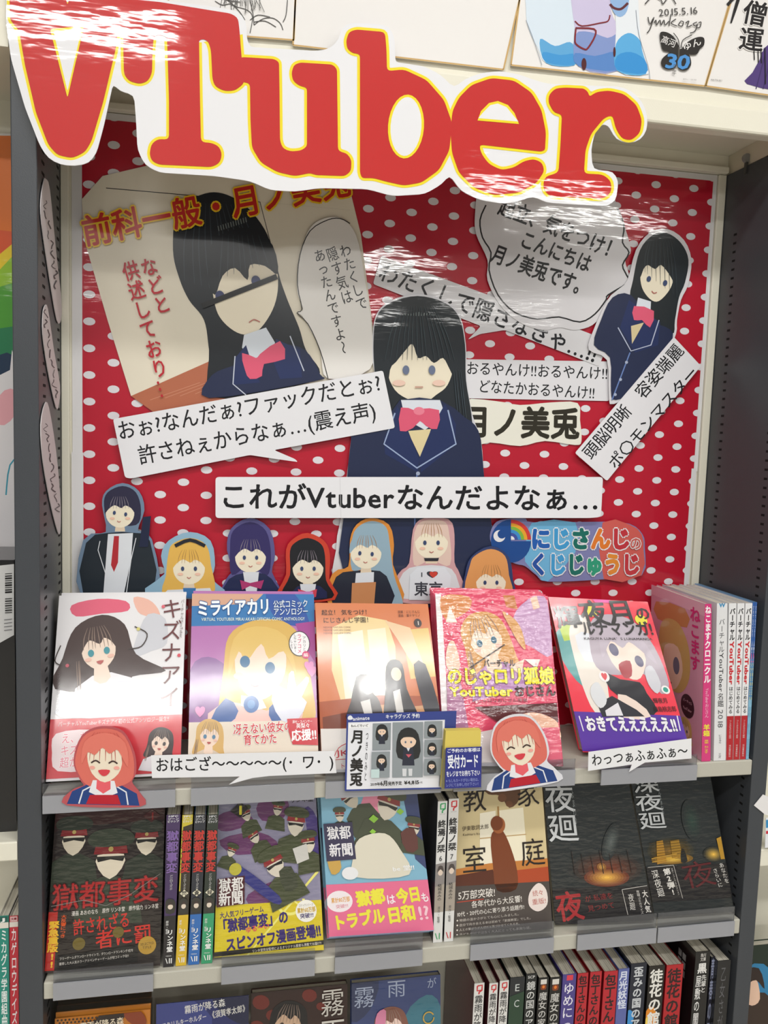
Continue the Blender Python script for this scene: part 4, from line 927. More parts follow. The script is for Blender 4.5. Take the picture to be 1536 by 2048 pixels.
# shelf 1 right: spines. units on a spine: u 0..100 across, v = 100*h/w down
D1 = 0.134
root, P, Fs, Fl = spine_book('pink comic', (1410,1208),(1423,1208),(1421,1531),(1403,1531), 0.932, D1, '#d6347c', '#d9a0b8', 'film', zbot=S1 + .0005)
root['label'] = 'pink comic, spine out with its pale pink blond-figure cover side showing'
H = Fs.H; P.v('ねこますクロニクル', (50, H * .01),(50, H * .50), 88, '#f6f0f2', .04); P.v('YouTuberおじさん', (50, H * .53),(50, H * .72), 50, '#f0c4d8'); P.v('羊箱', (50, H * .76),(50, H * .84), 80, '#f0e43a', .03); P.v('原案 ねこます', (50, H * .86),(50, H * .95), 50, '#f0e43a')
P.done('printed_spine')
Q = Print(Fl, root, 'film', start=2); h = Fl.H
Q.poly([(0,0),(100,0),(100,12),(0,10)], '#e6b3c6', 0); Q.poly([(10,16),(66,12),(70,30),(14,34)], '#c98a58', 2)
Q.poly([(18,46),(30,30),(56,30),(74,50),(76,80),(60,100),(34,100),(20,80)], '#cfae6c', 4); Q.poly([(30,58),(54,54),(64,76),(52,98),(38,98),(28,80)], '#eccdb6', 3); Q.ell(52,74,6,9,'#6a7486'); Q.line([(34,92),(44,95)], 1.4, '#8a4a44')
Q.poly([(40,104),(64,108),(76,h - 6),(30,h - 4),(34,130)], '#d9a4b8', 3); Q.v('ねこます', (84,6),(86,70), 18, '#d6347c', .03); Q.ell(74, h * .70, 12, 12, '#3a2430'); Q.t('バーチャル', (66,h * .67),(82,h * .67), 4, '#e8c0d0'); Q.t('YouTuber', (66,h * .72),(82,h * .72), 4, '#e8c0d0')
figure(Q, 72, h * .86, 8, '#cfae6c', '#c86a94', '#eccdb6', .5)
Q.poly([(0,110),(30,104),(26,h),(0,h)], '#b04a80', 3)
Q.done('printed_side')
def spine_text(P, H, parts):
    for st, v0, v1, wd, col, bold in parts: P.v(st, (50, H * v0), (50, H * v1), wd, col, bold)
    P.done('printed_spine')
root, P, Fs, Fl = spine_book('thick white spine with thin grey title and blue W mark, beside the pink comic', (1434,1207),(1455,1206),(1451,1532),(1427,1532), 0.932, D1, '#e2e2e4', '#dcdcde', 'film', zbot=S1 + .0005)
P.t('W', (22,9),(80,9), 52, '#3a8fc0', .05)
spine_text(P, Fs.H, [('バーチャル', .095, .31, 56, '#33343a', 0), ('YouTuber', .31, .56, 52, '#33343a', .01), ('名鑑', .565, .655, 56, '#33343a', 0), ('2018', .67, .79, 60, '#5a5c62', 0), ('にゃるら', .83, .89, 26, '#55565c', 0), ('三才', .95, .985, 26, '#7a7b80', 0)])
xs = [((1458,1473),(1452,1465)), ((1475,1489),(1466,1478)), ((1491,1505),(1479,1490.5))]
for i, ((x0, x1), (b0, b1)) in enumerate(xs):
    root, P, Fs, Fl = spine_book(['first','second','third'][i] + ' of three identical white and red spines counted from the left, top shelf', (x0,1207),(x1,1206),(b1,1529),(b0,1530), 0.932, D1, '#e6e6e8', '#d8d8da', 'cover', zbot=S1 + .0005, group='white and red guide books on the top shelf')
    P.poly([(0, Fs.H * .715),(100, Fs.H * .715),(100, Fs.H * .999),(0, Fs.H * .999)], '#b3202a', 0)
    P.k += 1
    spine_text(P, Fs.H, [('バーチャル', .03, .235, 76, '#222226', .03), ('YouTuber', .24, .515, 78, '#cc2a34', .04), ('はじめてみる', .525, .70, 62, '#222226', .01), ('つくり方をゼロから解説', .74, .86, 34, '#e6d0d0', 0), ('河出書房新社', .90, .98, 34, '#e6d0d0', 0)])
xs = [((1505.8,1509.8),(1491.3,1494)), ((1510.3,1514.3),(1494.3,1496.6))]
for i, ((x0, x1), (b0, b1)) in enumerate(xs):
    root, P, Fs, Fl = spine_book(['left', 'right'][i] + ' one of two sky-blue and navy spines at the right end of the top shelf', (x0,1205),(x1,1204),(b1,1526),(b0,1526), 0.932, D1, '#2f5ea6', '#7aa8d0', 'film', zbot=S1 + .0005, group='sky-blue guide books on the top shelf')
    P.poly([(0, Fs.H * .36),(100, Fs.H * .34),(100, Fs.H * .62),(0, Fs.H * .64)], '#4a8cc6', 0); P.poly([(0, Fs.H * .62),(100, Fs.H * .60),(100, Fs.H),(0, Fs.H)], '#86bcd8', 0)
    spine_text(P, Fs.H, [('だれでもVTuber', .02, .22, 46, '#dfe8f4', .01), ('入門', .24, .32, 60, '#dfe8f4', .02), ('AI', .32, .38, 60, '#e86a94', .05), ('ソラヨミのススメ', .38, .62, 64, '#e8dc74', .04), ('高橋 著者', .66, .84, 30, '#26406c', 0), ('KADOKAWA', .87, .98, 40, '#26406c', .01)])
# ================================================================ shelf 2, face-out
def shelf2(label, TL, TR, BR, BL, Y, theta, yaw, thick, col, fin, spine, h=.182, z=S2 + .0005, side='right'):
    R = seat(rect_from_pixels(TL, TR, BR, BL, Y, theta, yaw, h), z); return cover_book(label, R, thick, col, fin, spine, spine_side=side)
def capman(P, x, y, s, coat='#3c4030', skin='#d8cdb8', band='#7c1e22', rot=0):
    """plain generic uniformed figure with a peaked cap"""
    c, q = math.cos(math.radians(rot)), math.sin(math.radians(rot))
    T = lambda pts: [(x + (a * c - b * q) * s, y + (a * q + b * c) * s) for a, b in pts]
    P.poly(T([(-2.2, 4.2), (-1.8, 1.8), (-0.6, 1.2), (0.6, 1.2), (1.8, 1.8), (2.2, 4.2)]), coat, 0)
    P.poly(T([(-0.85, -0.2), (0.85, -0.2), (0.75, 0.7), (0, 1.35), (-0.75, 0.7)]), skin, 2)
    P.poly(T([(-0.95, -0.1), (0.95, -0.1), (0.8, 0.25), (0, 0.1), (-0.8, 0.25)]), '#1c1a18', 0)
    P.poly(T([(-1.1, -0.25), (-1.0, -0.75), (1.0, -0.75), (1.1, -0.25)]), band, 0)
    P.poly(T([(-1.1, -0.75), (-1.5, -1.3), (-0.8, -1.8), (0.8, -1.8), (1.5, -1.3), (1.1, -0.75)]), coat, 3)
    P.ell(*T([(0, -0.55)])[0], s * .16, s * .16, '#b09a58')
root, P, F = shelf2('dark red-lettered comic with uniformed figures, leftmost on the middle shelf', (111,1626),(330,1619),(320,1935),(89,1951), .938, 10, -2, .016, '#2b1716', 'crinkle', '#1c1214')
H = F.H
P.poly([(0,20),(20,10),(80,8),(100,24),(100,80),(0,84)], '#241a18', 0); P.poly([(0,0),(100,0),(100,12),(0,16)], '#3a1614', 0)
capman(P, 18, 26, 11, '#2d3428'); capman(P, 84, 30, 10, '#2a3026'); capman(P, 52, 44, 14, '#343c2e')
P.poly([(88,2),(96,8),(88,14),(80,8)], '#4a1a18'); P.t('1', (86,8),(90,8), 9, '#8a2420', .02)
P.t('獄都事変', (2,77),(97,73), 25, '#a31c1c', .012, out=[('#3a0e0e', .05)]); P.line([(2,84),(30,80),(50,86),(70,78),(98,60)], .6, '#7a7470')
band(P, root, F, 89, H - 1, '#241c18', 'crinkle')
P.poly([(0,89),(8,89),(8,H - 2),(0,H - 2)], '#b0241c', 0); P.v('緊急重版!!', (5.5,97),(5.5,H - 4), 9.5, '#e6b428', .04); P.v('大反響につき', (13.5,92),(13.5,112), 5, '#d8541c', .02)
P.t('漫画 あおのなち　原作 リンネ堂　原作協力 リンネ堂', (20,91.5),(97,88.8), 4.6, '#e6e0d8', .005)
P.t('許されざる', (22,104),(72,99), 15, '#c42a20', .015); P.t('者に罰', (42,116),(92,112), 17, '#c42a20', .015)
P.ell(28,118,5.5,5.5,'#6a5a20'); P.ell(62,110,5,5,'#6a5a20'); P.ell(88,123,8,8,'#b08a30'); P.t('SELECTED', (82,122),(94,121), 3, '#4a3410'); P.t('TITLE', (84,125),(92,124.4), 3, '#4a3410')
P.poly([(10,127),(80,122),(80,137),(10,140)], '#14110f', 0)
P.t('フリーゲームダウンロードサイトで、ダウンロードランキング1位を', (12,130),(76,126.4), 2.8, '#d8d2ca'); P.t('獲得した大人気ホラーアドベンチャーゲームが初コミック化!!', (12,134.4),(72,131), 2.8, '#d8d2ca')
P.done('printed_cover')
root, P, F = shelf2('violet comic with olive-uniformed figures and a yellow band on the middle shelf', (437,1607),(632,1595),(648,1906),(428,1925), .938, 11, -2, .018, '#8b87a0', 'crinkle', '#6a6288')
P.poly([(0,14),(20,10),(36,20),(14,28),(0,26)], '#6a3a66', 3); P.poly([(40,4),(70,2),(66,18),(44,20)], '#6a3a66', 3); P.poly([(2,36),(40,30),(60,44),(20,50)], '#6a3a66', 3); P.poly([(30,86),(60,74),(70,90),(36,96)], '#6a3a66', 3); P.poly([(88,10),(100,20),(100,60),(92,50)], '#4a3a7a', 3)
for (x, y, s, r) in ((28,14,4.6,-20),(60,10,4.6,10),(36,34,5,-30),(14,46,4,20),(78,24,8.5,8),(90,42,6.5,-6),(56,60,9,-24)): capman(P, x, y, s, '#454a30', '#d6cdbc', '#8a2a2c', r)
P.poly([(60,66),(72,62),(78,80),(66,84)], '#3e4230', 2); P.poly([(74,46),(88,42),(90,56),(78,60)], '#c9c6c0', 0)
P.poly([(14,62),(24,60),(60,88),(54,94)], '#33347a', 3); P.ell(18,62,6,5.5,'#b9b03a')
P.poly([(1,70),(27,68),(27,93),(1,95)], '#4a1820', 0); P.t('獄都', (2.5,76),(26,75), 13, '#e8e4e0', .02); P.t('新聞', (2.5,88),(26,87), 13, '#e8e4e0', .02)
P.poly([(22,2),(30,8),(22,16),(12,10)], '#2a2420'); P.t('1', (18.5,9),(24,9), 11, '#e6dc3a', .04); P.t('be　リンネ堂', (60,2.5),(97,1.5), 5, '#2a2a30', .02)
band(P, root, F, 94, H - 1, '#d6c122', 'crinkle')
P.line([(30,141),(98,68)], 2.4, '#e9e27a'); P.line(ellipse(70,92,13,13)[:-2], 2.6, '#ece67c'); P.line([(56,78),(86,104)], 1.6, '#ece67c')
P.t('大人気フリーゲーム', (4,103),(45,99), 6.2, '#33206a', .015); P.t('「獄都事変」の', (2,113),(68,107), 12.5, '#33206a', .04); P.t('ゆる〜い', (28,117),(50,114), 6, '#d84a5a', .02)
P.t('スピンオフ漫画登場!!', (10,129),(98,121), 12.5, '#33206a', .04)
P.ell(85,103,10,10,'#efece4'); P.t('コミックシリーズ', (78,98),(92,97.4), 2.6, '#4a4450'); P.t('累計60万部', (76.5,102.6),(94,101.6), 5, '#c8a020', .03); P.t('突破!!!', (79,107.6),(92,106.8), 4.8, '#33206a', .02)
P.poly([(0,134.5),(100,130),(100,134),(0,138.5)], '#1c1816', 0); P.t('リンネ堂完全監修によるオリジナル要素も満載でお届け!!', (34,135.6),(98,132.3), 3, '#e8e2d4')
P.done('printed_cover')
def blue_cover(label, BR, BL, TL, TR, Y, z):
    root, P, F = shelf2(label, TL, TR, BR, BL, Y, 7, -2, .012, '#7db2cc', 'film', '#2a2a5a', z=z)
    P.poly([(48,0),(78,0),(62,22),(40,40),(34,30)], '#e88aa8', 0); P.poly([(84,0),(100,0),(100,80),(90,70)], '#2a3a6c', 0)
    for (x, y, s, r) in ((30,10,8,-30),(68,18,11,20),(18,26,4.4,0),(92,40,6,10)): capman(P, x, y, s, '#3c4430', '#d6cdbc', '#8a2a2c', r)
    for (x, y, r) in ((52,30,5),(80,24,4),(50,42,3.4)): P.poly([(x - r, y),(x, y - r * .8),(x + r, y),(x, y + r * .8)], '#8ac23a', 0)
    P.poly([(28,66),(36,48),(62,44),(76,60),(82,84),(30,84)], '#dcd6c4', 4); P.poly([(78,44),(92,40),(94,60),(82,62)], '#5a2a26', 2); P.poly([(2,58),(10,52),(16,74),(6,80)], '#c9a04a', 3); P.ell(24,80,8,6,'#e9e9ec')
    P.poly([(1,33),(30,32),(31,67),(2,68)], '#28244a', 0); P.t('獄都', (4,42),(28,41.4), 13, '#e8e6ea', .02); P.t('新聞', (5,58),(29,57.4), 13, '#e8e6ea', .02); P.t('be 堂!!', (66,78),(88,77), 5.4, '#f2f2f2', .02)
    band(P, root, F, 90, F.H - 1, '#e56a92', 'film')
    P.ell(12,106,12.5,10,'#f2e8ec'); P.t('累計80万部', (4,105),(22,104), 5.2, '#e0a038', .02); P.t('突破!!!', (8,111),(20,110), 4, '#d86a80')
    P.t('獄都', (28,105),(56,102.6), 15, '#eee43a', .055); P.t('は', (57,107),(66,106.4), 10, '#f6f0f2', .02); P.t('今日', (67,104.6),(91,102.6), 15, '#eee43a', .055); P.t('も', (91,107),(99,106), 10, '#f6f0f2', .02)
    P.t('トラブル', (4,126),(54,121), 15, '#eee43a', .055); P.t('日和', (56,122),(84,120), 16, '#eee43a', .055); P.t('!?', (86,121),(98,120), 18, '#f6c8d4', .02)
    P.done('printed_cover')
    return root, F
blue_cover('lower rear copy of the blue comic with pink band, behind the raised front copy', (862,1889),(656,1907),(636,1622),(836,1614), .956, S2 + .0005)
blue_cover('blue comic with a pink band and yellow lettering, front copy raised above another', (866,1846),(658,1868),(641,1592),(834,1584), .9375, S2 + .016)
root, P, F = shelf2('sepia novel with a seated figure by a window and a dark paper band', (915,1580),(1084,1570),(1104,1845),(908,1860), .942, 11, -2, .017, '#d5c396', 'cover', '#cdbb90')
P.poly([(32,0),(70,0),(72,14),(60,22),(50,10),(36,8)], '#6a4a34', 3); P.ell(52,12,5,4,'#7a5238'); P.ell(60,18,4,3,'#7a5238')
P.poly([(26,26),(44,24),(44,78),(26,78)], '#f0e8d2', 0); P.poly([(48,24),(76,22),(78,76),(48,76)], '#efe6cc', 0); P.poly([(46,20),(48,20),(50,80),(47,80)], '#a9824e', 0); P.line([(26,50),(78,48)], 1, '#c0a070')
P.poly([(0,78),(36,74),(100,72),(100,86),(0,90)], '#c6803e', 0); P.poly([(0,84),(40,80),(44,100),(0,100)], '#5a2e1e', 0); P.poly([(64,82),(100,80),(100,100),(60,100)], '#b04a28', 0)
P.poly([(38,50),(44,42),(52,44),(60,60),(66,82),(64,100),(44,100),(40,76)], '#7c4226', 3); P.ell(47,38,7.6,8,'#a9643a'); P.ell(45,36,7,7,'#7c4226')
P.t('教', (6,12),(34,11), 28, '#2b2420', .0); P.t('家', (68,9),(96,8), 28, '#2b2420', .0); P.t('室', (6,70),(34,69), 28, '#2b2420', .0); P.t('庭', (70,66),(98,65), 28, '#2b2420', .0)
P.t('伊東歌詞太郎', (6,40),(36,38.6), 5, '#4a3c30'); P.t('Kashitaro Ito', (7,45.5),(26,45), 3.2, '#4a3c30')
band(P, root, F, 94, H - 1, '#4d4541', 'cover')
P.line([(2,109),(30,107.4)], .9, '#b0402c'); P.t('5万部突破!', (3,103),(42,101.4), 9, '#eee8e0', .005); P.t('各年代から大反響!', (17,112),(70,109), 7, '#eee8e0', .005); P.t('10代・20代の心に寄り添う話題作!', (2,120.5),(72,117), 5, '#eee8e0', .005)
for k in range(4):
    y = 126 + k * 4.4; P.ell(3, y, .8, .8, '#e6ded4'); P.t(['物語の温かさがとても心にしみました。', '自分で向き合える本は初めて「家庭教室」でした。', '人との繋がりが大切だと気づかせてくれる本。', '子どもだけではなく大人にとっても素敵な話。'][k], (5, y),(68 + (k % 2) * 12, y - 2.6), 2.7, '#cfc7bd')
P.poly([(78,104),(88,95),(96,102),(96,116),(86,122),(77,116)], '#eadcd6', 4); P.t('続々', (81,105),(93,104), 6, '#b8584c'); P.t('重版!', (80,113),(95,112), 6, '#b8584c')
P.done('printed_cover')
def night(label, px, Y, yaw, title, kana, deep):
    TL, TR, BR, BL = px
    root, P, F = shelf2(label, TL, TR, BR, BL, Y, 11, yaw, .014, '#272b2b', 'crinkle', '#202223')
    if not deep:
        glow(P, 60, 84, 42, 17, '#292a29', '#7a3a22', 8); glow(P, 58, 92, 24, 9, '#6a3522', '#f0b84e', 8); glow(P, 54, 82, 5, 4, '#8a5a28', '#d8a850', 3)
        glow(P, 68, 58, 8, 20, '#2a2e2e', '#5a605e', 6, 28)
        for k in range(7): P.line([(24 + k * 10, 66 + k % 3 * 3),(25 + k * 10, 88)], .8, '#2e2522')
    else:
        glow(P, 34, 84, 33, 17, '#262a28', '#8a6420', 8); glow(P, 34, 93, 26, 6, '#7a5a22', '#ecc04c', 6); glow(P, 86, 90, 13, 9, '#2a2a22', '#e8b84a', 7)
        P.poly([(14,98),(18,72),(26,71),(26,96)], '#a87a26', 0); P.poly([(34,92),(35,72),(46,71),(47,93)], '#9a7424', 0); P.poly([(44,97),(46,84),(50,82),(52,96)], '#1c1c1a', 2); P.poly([(93,72),(99,70),(99,96),(94,96)], '#b98c2a', 0)
        glow(P, 66, 50, 12, 24, '#272c2b', '#2c4038', 5)
        for k in range(6): P.line([(8, 74 + k * 3),(56, 71 + k * 3)], .4, '#4a3818')
        P.line([(8,91),(40,87)], .8, '#c89a3c'); P.line([(8,95),(40,91)], .8, '#c89a3c')
    n = len(title); y0 = -4 if deep else 2
    P.v(title, (17, y0),(17.5, 58), 34, '#c9ccce', .01)
    P.v(kana, (32, 8),(32, 42), 3.6, '#8a8f90')
    band(P, root, F, 101, H - 1, '#1d1a1b', 'crinkle')
    if not deep:
        P.t('夜', (2,119),(30,117), 29, '#a4282c', .02); P.t('が 私達を', (32,112),(62,109), 6.4, '#8a2a2a'); P.t('見つめて', (34,121),(62,118), 6.4, '#8a2a2a')
        P.line([(72,104),(99,101)], .5, '#cfcac4'); P.line([(72,104),(74,128)], .5, '#cfcac4'); P.v('夜', (80,108),(80,116), 6, '#dad6d0'); P.v('廻', (80,116),(80,124), 6, '#dad6d0'); P.v('夜廻コミカライズ', (88,105),(89,128), 3.4, '#dad6d0'); P.v('大人気', (95,105),(95.5,127), 6, '#dad6d0', .02)
    else:
        P.v('深夜廻', (9,104),(13,135), 9, '#dedad4'); P.line([(2,101),(34,100)], .5, '#cfcac4'); P.line([(34,100),(38,138)], .5, '#cfcac4'); P.v('第2弾!', (24,103),(28,134), 9.5, '#dedad4', .03); P.v('日本一ソフトウェアアクション', (31,103),(34,134), 2.6, '#cfcac4')
        P.t('夜', (42,114),(84,110), 32, '#5a1c20', 0); P.v('あなたを', (93,100),(97,124), 6.4, '#dedad4'); P.v('さらいに', (84,106),(88,128), 6.4, '#dedad4')
    P.done('printed_cover')
night('near-black shrink-wrapped book with a grey two-character title and orange glow', ((1086,1568),(1258,1565),(1308,1839),(1111,1856)), .942, -4, '夜廻', 'よまわり', False)
night('near-black shrink-wrapped book with a three-character title and lamplit street, at the right end', ((1262,1565),(1422,1559),(1469,1822),(1310,1838)), .942, -2, '深夜廻', 'しんよまわり', True)
# shelf 2 spines
for (x0, x1, b0, b1, yb, col, low, side, lab, st, num, tcol) in (
    (333,361,326,347,1938,'#3c2458','#141016','#2a1c3a','purple and black spine beside the leftmost cover, middle shelf','獄都事変','2','#7a5aa0'),
    (365,386,351,372,1936,'#2c2418','#d9b422','#8a7a20','yellow and black spine between the purple and blue ones','獄都事変','閃','#c22a22'),
    (389,412,376,398,1933,'#1c2230','#2468b4','#1c4a80','blue and black spine between the yellow and green ones','獄都事変','蒼','#c22a22'),
    (415,437,402,424,1932,'#1c2a22','#2c9a6a','#1c6a4a','green and black spine, rightmost of the four thin ones, middle shelf','獄都事変','緑','#c22a22')):
    root, P, Fs, Fl = spine_book(lab, (x0,1630),(x1,1629),(b1,yb),(b0,yb), .938, .128, col, side, 'film', group='thin comic spines on the left of the middle shelf', zbot=S2 + .0005)
    H1 = Fs.H; P.poly([(0,H1 * .66),(100,H1 * .66),(100,H1),(0,H1)], low, 0)
    if low == '#d9b422': P.poly([(0,0),(100,0),(100,H1 * .06),(0,H1 * .08)], '#c9b830', 0); P.poly([(0,0),(12,0),(12,H1 * .5),(0,H1 * .5)], '#c9b830', 0)
    P.t('MFC', (14,14),(86,14), 26, '#e8e8ec', .02); P.t('ジーン', (10,40),(90,40), 28, '#e8e8ec', .02); P.t('ピクシブ', (8,66),(92,66), 24, '#e8e8ec', .02)
    P.v(st, (50,H1 * .10),(50,H1 * .38), 92, tcol, .03, out=[('#0c0c10', .07)])
    P.v('アンソロジーコミック', (50,H1 * .39),(50,H1 * .49), 30, '#e4e2e0')
    if num != '2': P.poly([(50,H1 * .49),(90,H1 * .515),(50,H1 * .54),(10,H1 * .515)], '#e8e2c8'); P.t(num, (26,H1 * .515),(74,H1 * .515), 52, '#222020', .02)
    P.poly([(10,H1 * .56),(50,H1 * .545),(90,H1 * .57),(86,H1 * .64),(14,H1 * .64)], '#2b2a24', 2); P.ell(50,H1 * .60,22,26,'#e2d2c0'); P.poly([(20,H1 * .59),(50,H1 * .565),(80,H1 * .59),(50,H1 * .585)], '#3a2a26')
    P.v('原作・監修', (28,H1 * .69),(28,H1 * .78), 26, '#f0f0ee'); P.v('リンネ堂', (56,H1 * .75),(56,H1 * .90), 58, '#f4f4f2', .03)
    P.t('MEDIA', (24,H1 * .925),(76,H1 * .925), 14, '#f0f0ee'); P.line([(24,H1 * .94),(40,H1 * .975)], 7, '#f0f0ee'); P.line([(58,H1 * .94),(58,H1 * .975)], 9, '#f0f0ee'); P.line([(76,H1 * .94),(76,H1 * .975)], 9, '#f0f0ee')
    P.done('printed_spine')
for (x0, x1, b0, b1, y0, yb, g, num, lab) in ((876,895,866,884,1603,1887,'#2aa060','6','white comic spine numbered 6 with a green corner mark, middle shelf'), (898,918,888,906,1598,1884,'#c83038','7','white comic spine numbered 7 with a red corner mark, middle shelf')):
    root, P, Fs, Fl = spine_book(lab, (x0,y0),(x1,y0 - 1),(b1,yb),(b0,yb), .938, .128, '#dedddb', '#3a3a3e', 'cover', group='numbered white comic spines on the middle shelf', zbot=S2 + .0005)
    H1 = Fs.H; P.line([(30,30),(78,24),(78,84),(50,104),(50,130)], 15, g); P.line([(30,30),(30,84),(78,84)], 15, g); P.t('コミック', (20,140),(80,140), 15, '#6a6a6a')
    P.v('終焉ノ栞', (50,H1 * .13),(50,H1 * .36), 86, '#2a2a2c', .03); P.t(num, (32,H1 * .40),(68,H1 * .40), 80, '#2a2a2c', .01)
    P.poly([(0,H1 * .44),(100,H1 * .43),(100,H1 * .60),(0,H1 * .62)], '#8c8684', 0); P.ell(52,H1 * .50,26,34,'#e0cdbd'); P.poly([(18,H1 * .50),(30,H1 * .455),(74,H1 * .455),(88,H1 * .50),(52,H1 * .475)], '#4a4240', 2); P.poly([(0,H1 * .60),(100,H1 * .58),(100,H1 * .78),(0,H1 * .78)], '#a89e92', 0)
    P.v('結城あみの', (50,H1 * .58),(50,H1 * .70), 46, '#2a2a2c', .01); P.v('原作・監修', (50,H1 * .74),(50,H1 * .86), 30, '#4a4a4c')
    P.line([(20,H1 * .93),(44,H1 * .975)], 9, g); P.line([(66,H1 * .93),(66,H1 * .975)], 10, g); P.done('printed_spine')

# ================================================================ shelf 3
def shelf3_cover(label, x0, x1, ytop, col, fin, Y=.945, h=.182, theta=10, **k):
    a = at(x0, ytop, Y); b = at(x1, ytop, Y); return cover_book(label, rect_at(a[0], b[0], Y, S3 + .0005, h, theta), .012, col, fin, **k)
def packet(label, x0, x1, ztop_px, col, Y, copies):
    a = at(x0, ztop_px, Y + .02)[0]; b = at(x1, ztop_px, Y + .02)[0]; zt = at((x0 + x1) / 2, ztop_px, Y + .02)[2]
    R = rect_at(a, b, Y, S3 + .0010, (zt - S3) / math.cos(math.radians(8)), 8); F = Face(*R)
    root = empty('key_ring_packet', (F.c[2] + F.c[3]) / 2); tag(root, label, 'packet')
    mb = MB(); q = [F.c[3], F.c[2], F.c[1], F.c[0]]; mb.hexa(q + [p - F.n * .0012 for p in q], mat(col, 'cover')); mb.build('backing_card', root)
    ext = (F.c[0] - F.c[3]) / F.h * .016
    q2 = [F.c[3] - np.array([.003, 0, 0]), F.c[2] + np.array([.003, 0, 0]), F.c[1] + ext + np.array([.003, 0, 0]), F.c[0] + ext - np.array([.003, 0, 0])]
    mb = MB(); mb.hexa([p + F.n * .0035 for p in q2] + [p + F.n * .0032 for p in q2], mat_clear('clear_bag', '#ffffff', .0, .08, 1.15)); mb.build('plastic_bag', root)
    for k in range(1, copies):
        d = np.array([0, .006 * k, .0035 * k]); r = root.copy(); COL.objects.link(r); r.location = Vector(np.array(root['_o']) + d)
        for ch in root.children: c = ch.copy(); COL.objects.link(c); c.parent = r
        r['label'] = 'packet card %s behind the front %s' % (('just', 'second', 'third', 'fourth')[k - 1], 'orange packet')
    P = Print(F, root, 'cover', start=2); return root, P, F
root, P, F = packet('orange and black key ring packet in clear plastic at the lower left', 108, 300, 2036, '#c87a22', .944, 4)
for i in range(12):
    for j in range(4): P.ell(3 + i * 4 + (j % 2) * 2, 2 + j * 3, 1.2, 1.2, '#33241a', n=8)
P.poly([(46,0),(76,0),(60,20),(30,20)], '#2a1c16', 0); P.poly([(72,0),(90,0),(96,14),(80,12)], '#8a3a1a', 3)
P.t('霧雨が降る森', (26,10),(72,8), 9, '#f0e2c8', .015); P.t('アクリルキーホルダー', (26,19),(74,17), 6, '#f0e2c8', .01); P.done('printed_card')
root, P, F = packet('navy key ring packet with white writing in clear plastic, beside the orange ones', 312, 498, 2008, '#232c66', .944, 1)
P.poly([(0,0),(40,0),(60,30),(0,40)], '#3a4486', 3); P.poly([(60,0),(100,0),(100,30),(80,24)], '#151b40', 3)
P.t('霧雨が降る森', (30,9),(74,5), 9.6, '#e4e2dc', .012); P.t('アクリルキーホルダー', (6,24),(54,18), 7, '#e4e2dc', .012); P.t('《須賀孝太郎》', (57,17.6),(99,13), 8.6, '#e4e2dc', .012); P.done('printed_card')
root, P, F = shelf3_cover('dark brown cover with a black-haired figure and white vertical title, bottom shelf', 505, 703, 1985, '#2e1814', 'cover', spine='#1c1210')
for (x, y, r) in ((10,10,9),(22,24,7),(6,34,8),(60,8,8),(72,20,5)): P.poly(ellipse(x, y, r, r * .8, 20, 7), '#6a241c', 2)
figure(P, 38, 34, 15, '#161416', '#17130f', '#caa88c', .1, 10, '#3a2e2a', False); P.v('霧雨', (84,2),(85,62), 26, '#c9c4bc', .0)
P.done('printed_cover')
root, P, F = shelf3_cover('deep blue shrink-wrapped cover with a figure in pink and teal, bottom shelf centre', 712, 894, 1975, '#27386c', 'crinkle', spine='#1a2450')
P.poly([(60,40),(84,20),(100,34),(100,80),(70,80)], '#2f6a7c', 3); P.poly([(0,0),(30,0),(20,30),(0,40)], '#1b2850', 3)
P.v('霧', (14,4),(14,28), 24, '#9aa4bc'); P.v('雨', (50,0),(50,20), 22, '#9aa4bc'); P.v('が', (90,2),(90,14), 11, '#9aa4bc')
figure(P, 44, 50, 14, '#7a4a3c', '#8a5a9c', '#e6c8bc', .8, -6, '#7a4a3c'); P.poly([(26,52),(28,34),(38,32),(34,60)], '#cf7a9c', 3); P.poly([(70,60),(84,52),(92,66),(78,78)], '#dccfda', 3); P.line(ellipse(86,44,6,6)[:-1], 1.4, '#b8943c')
P.done('printed_cover')
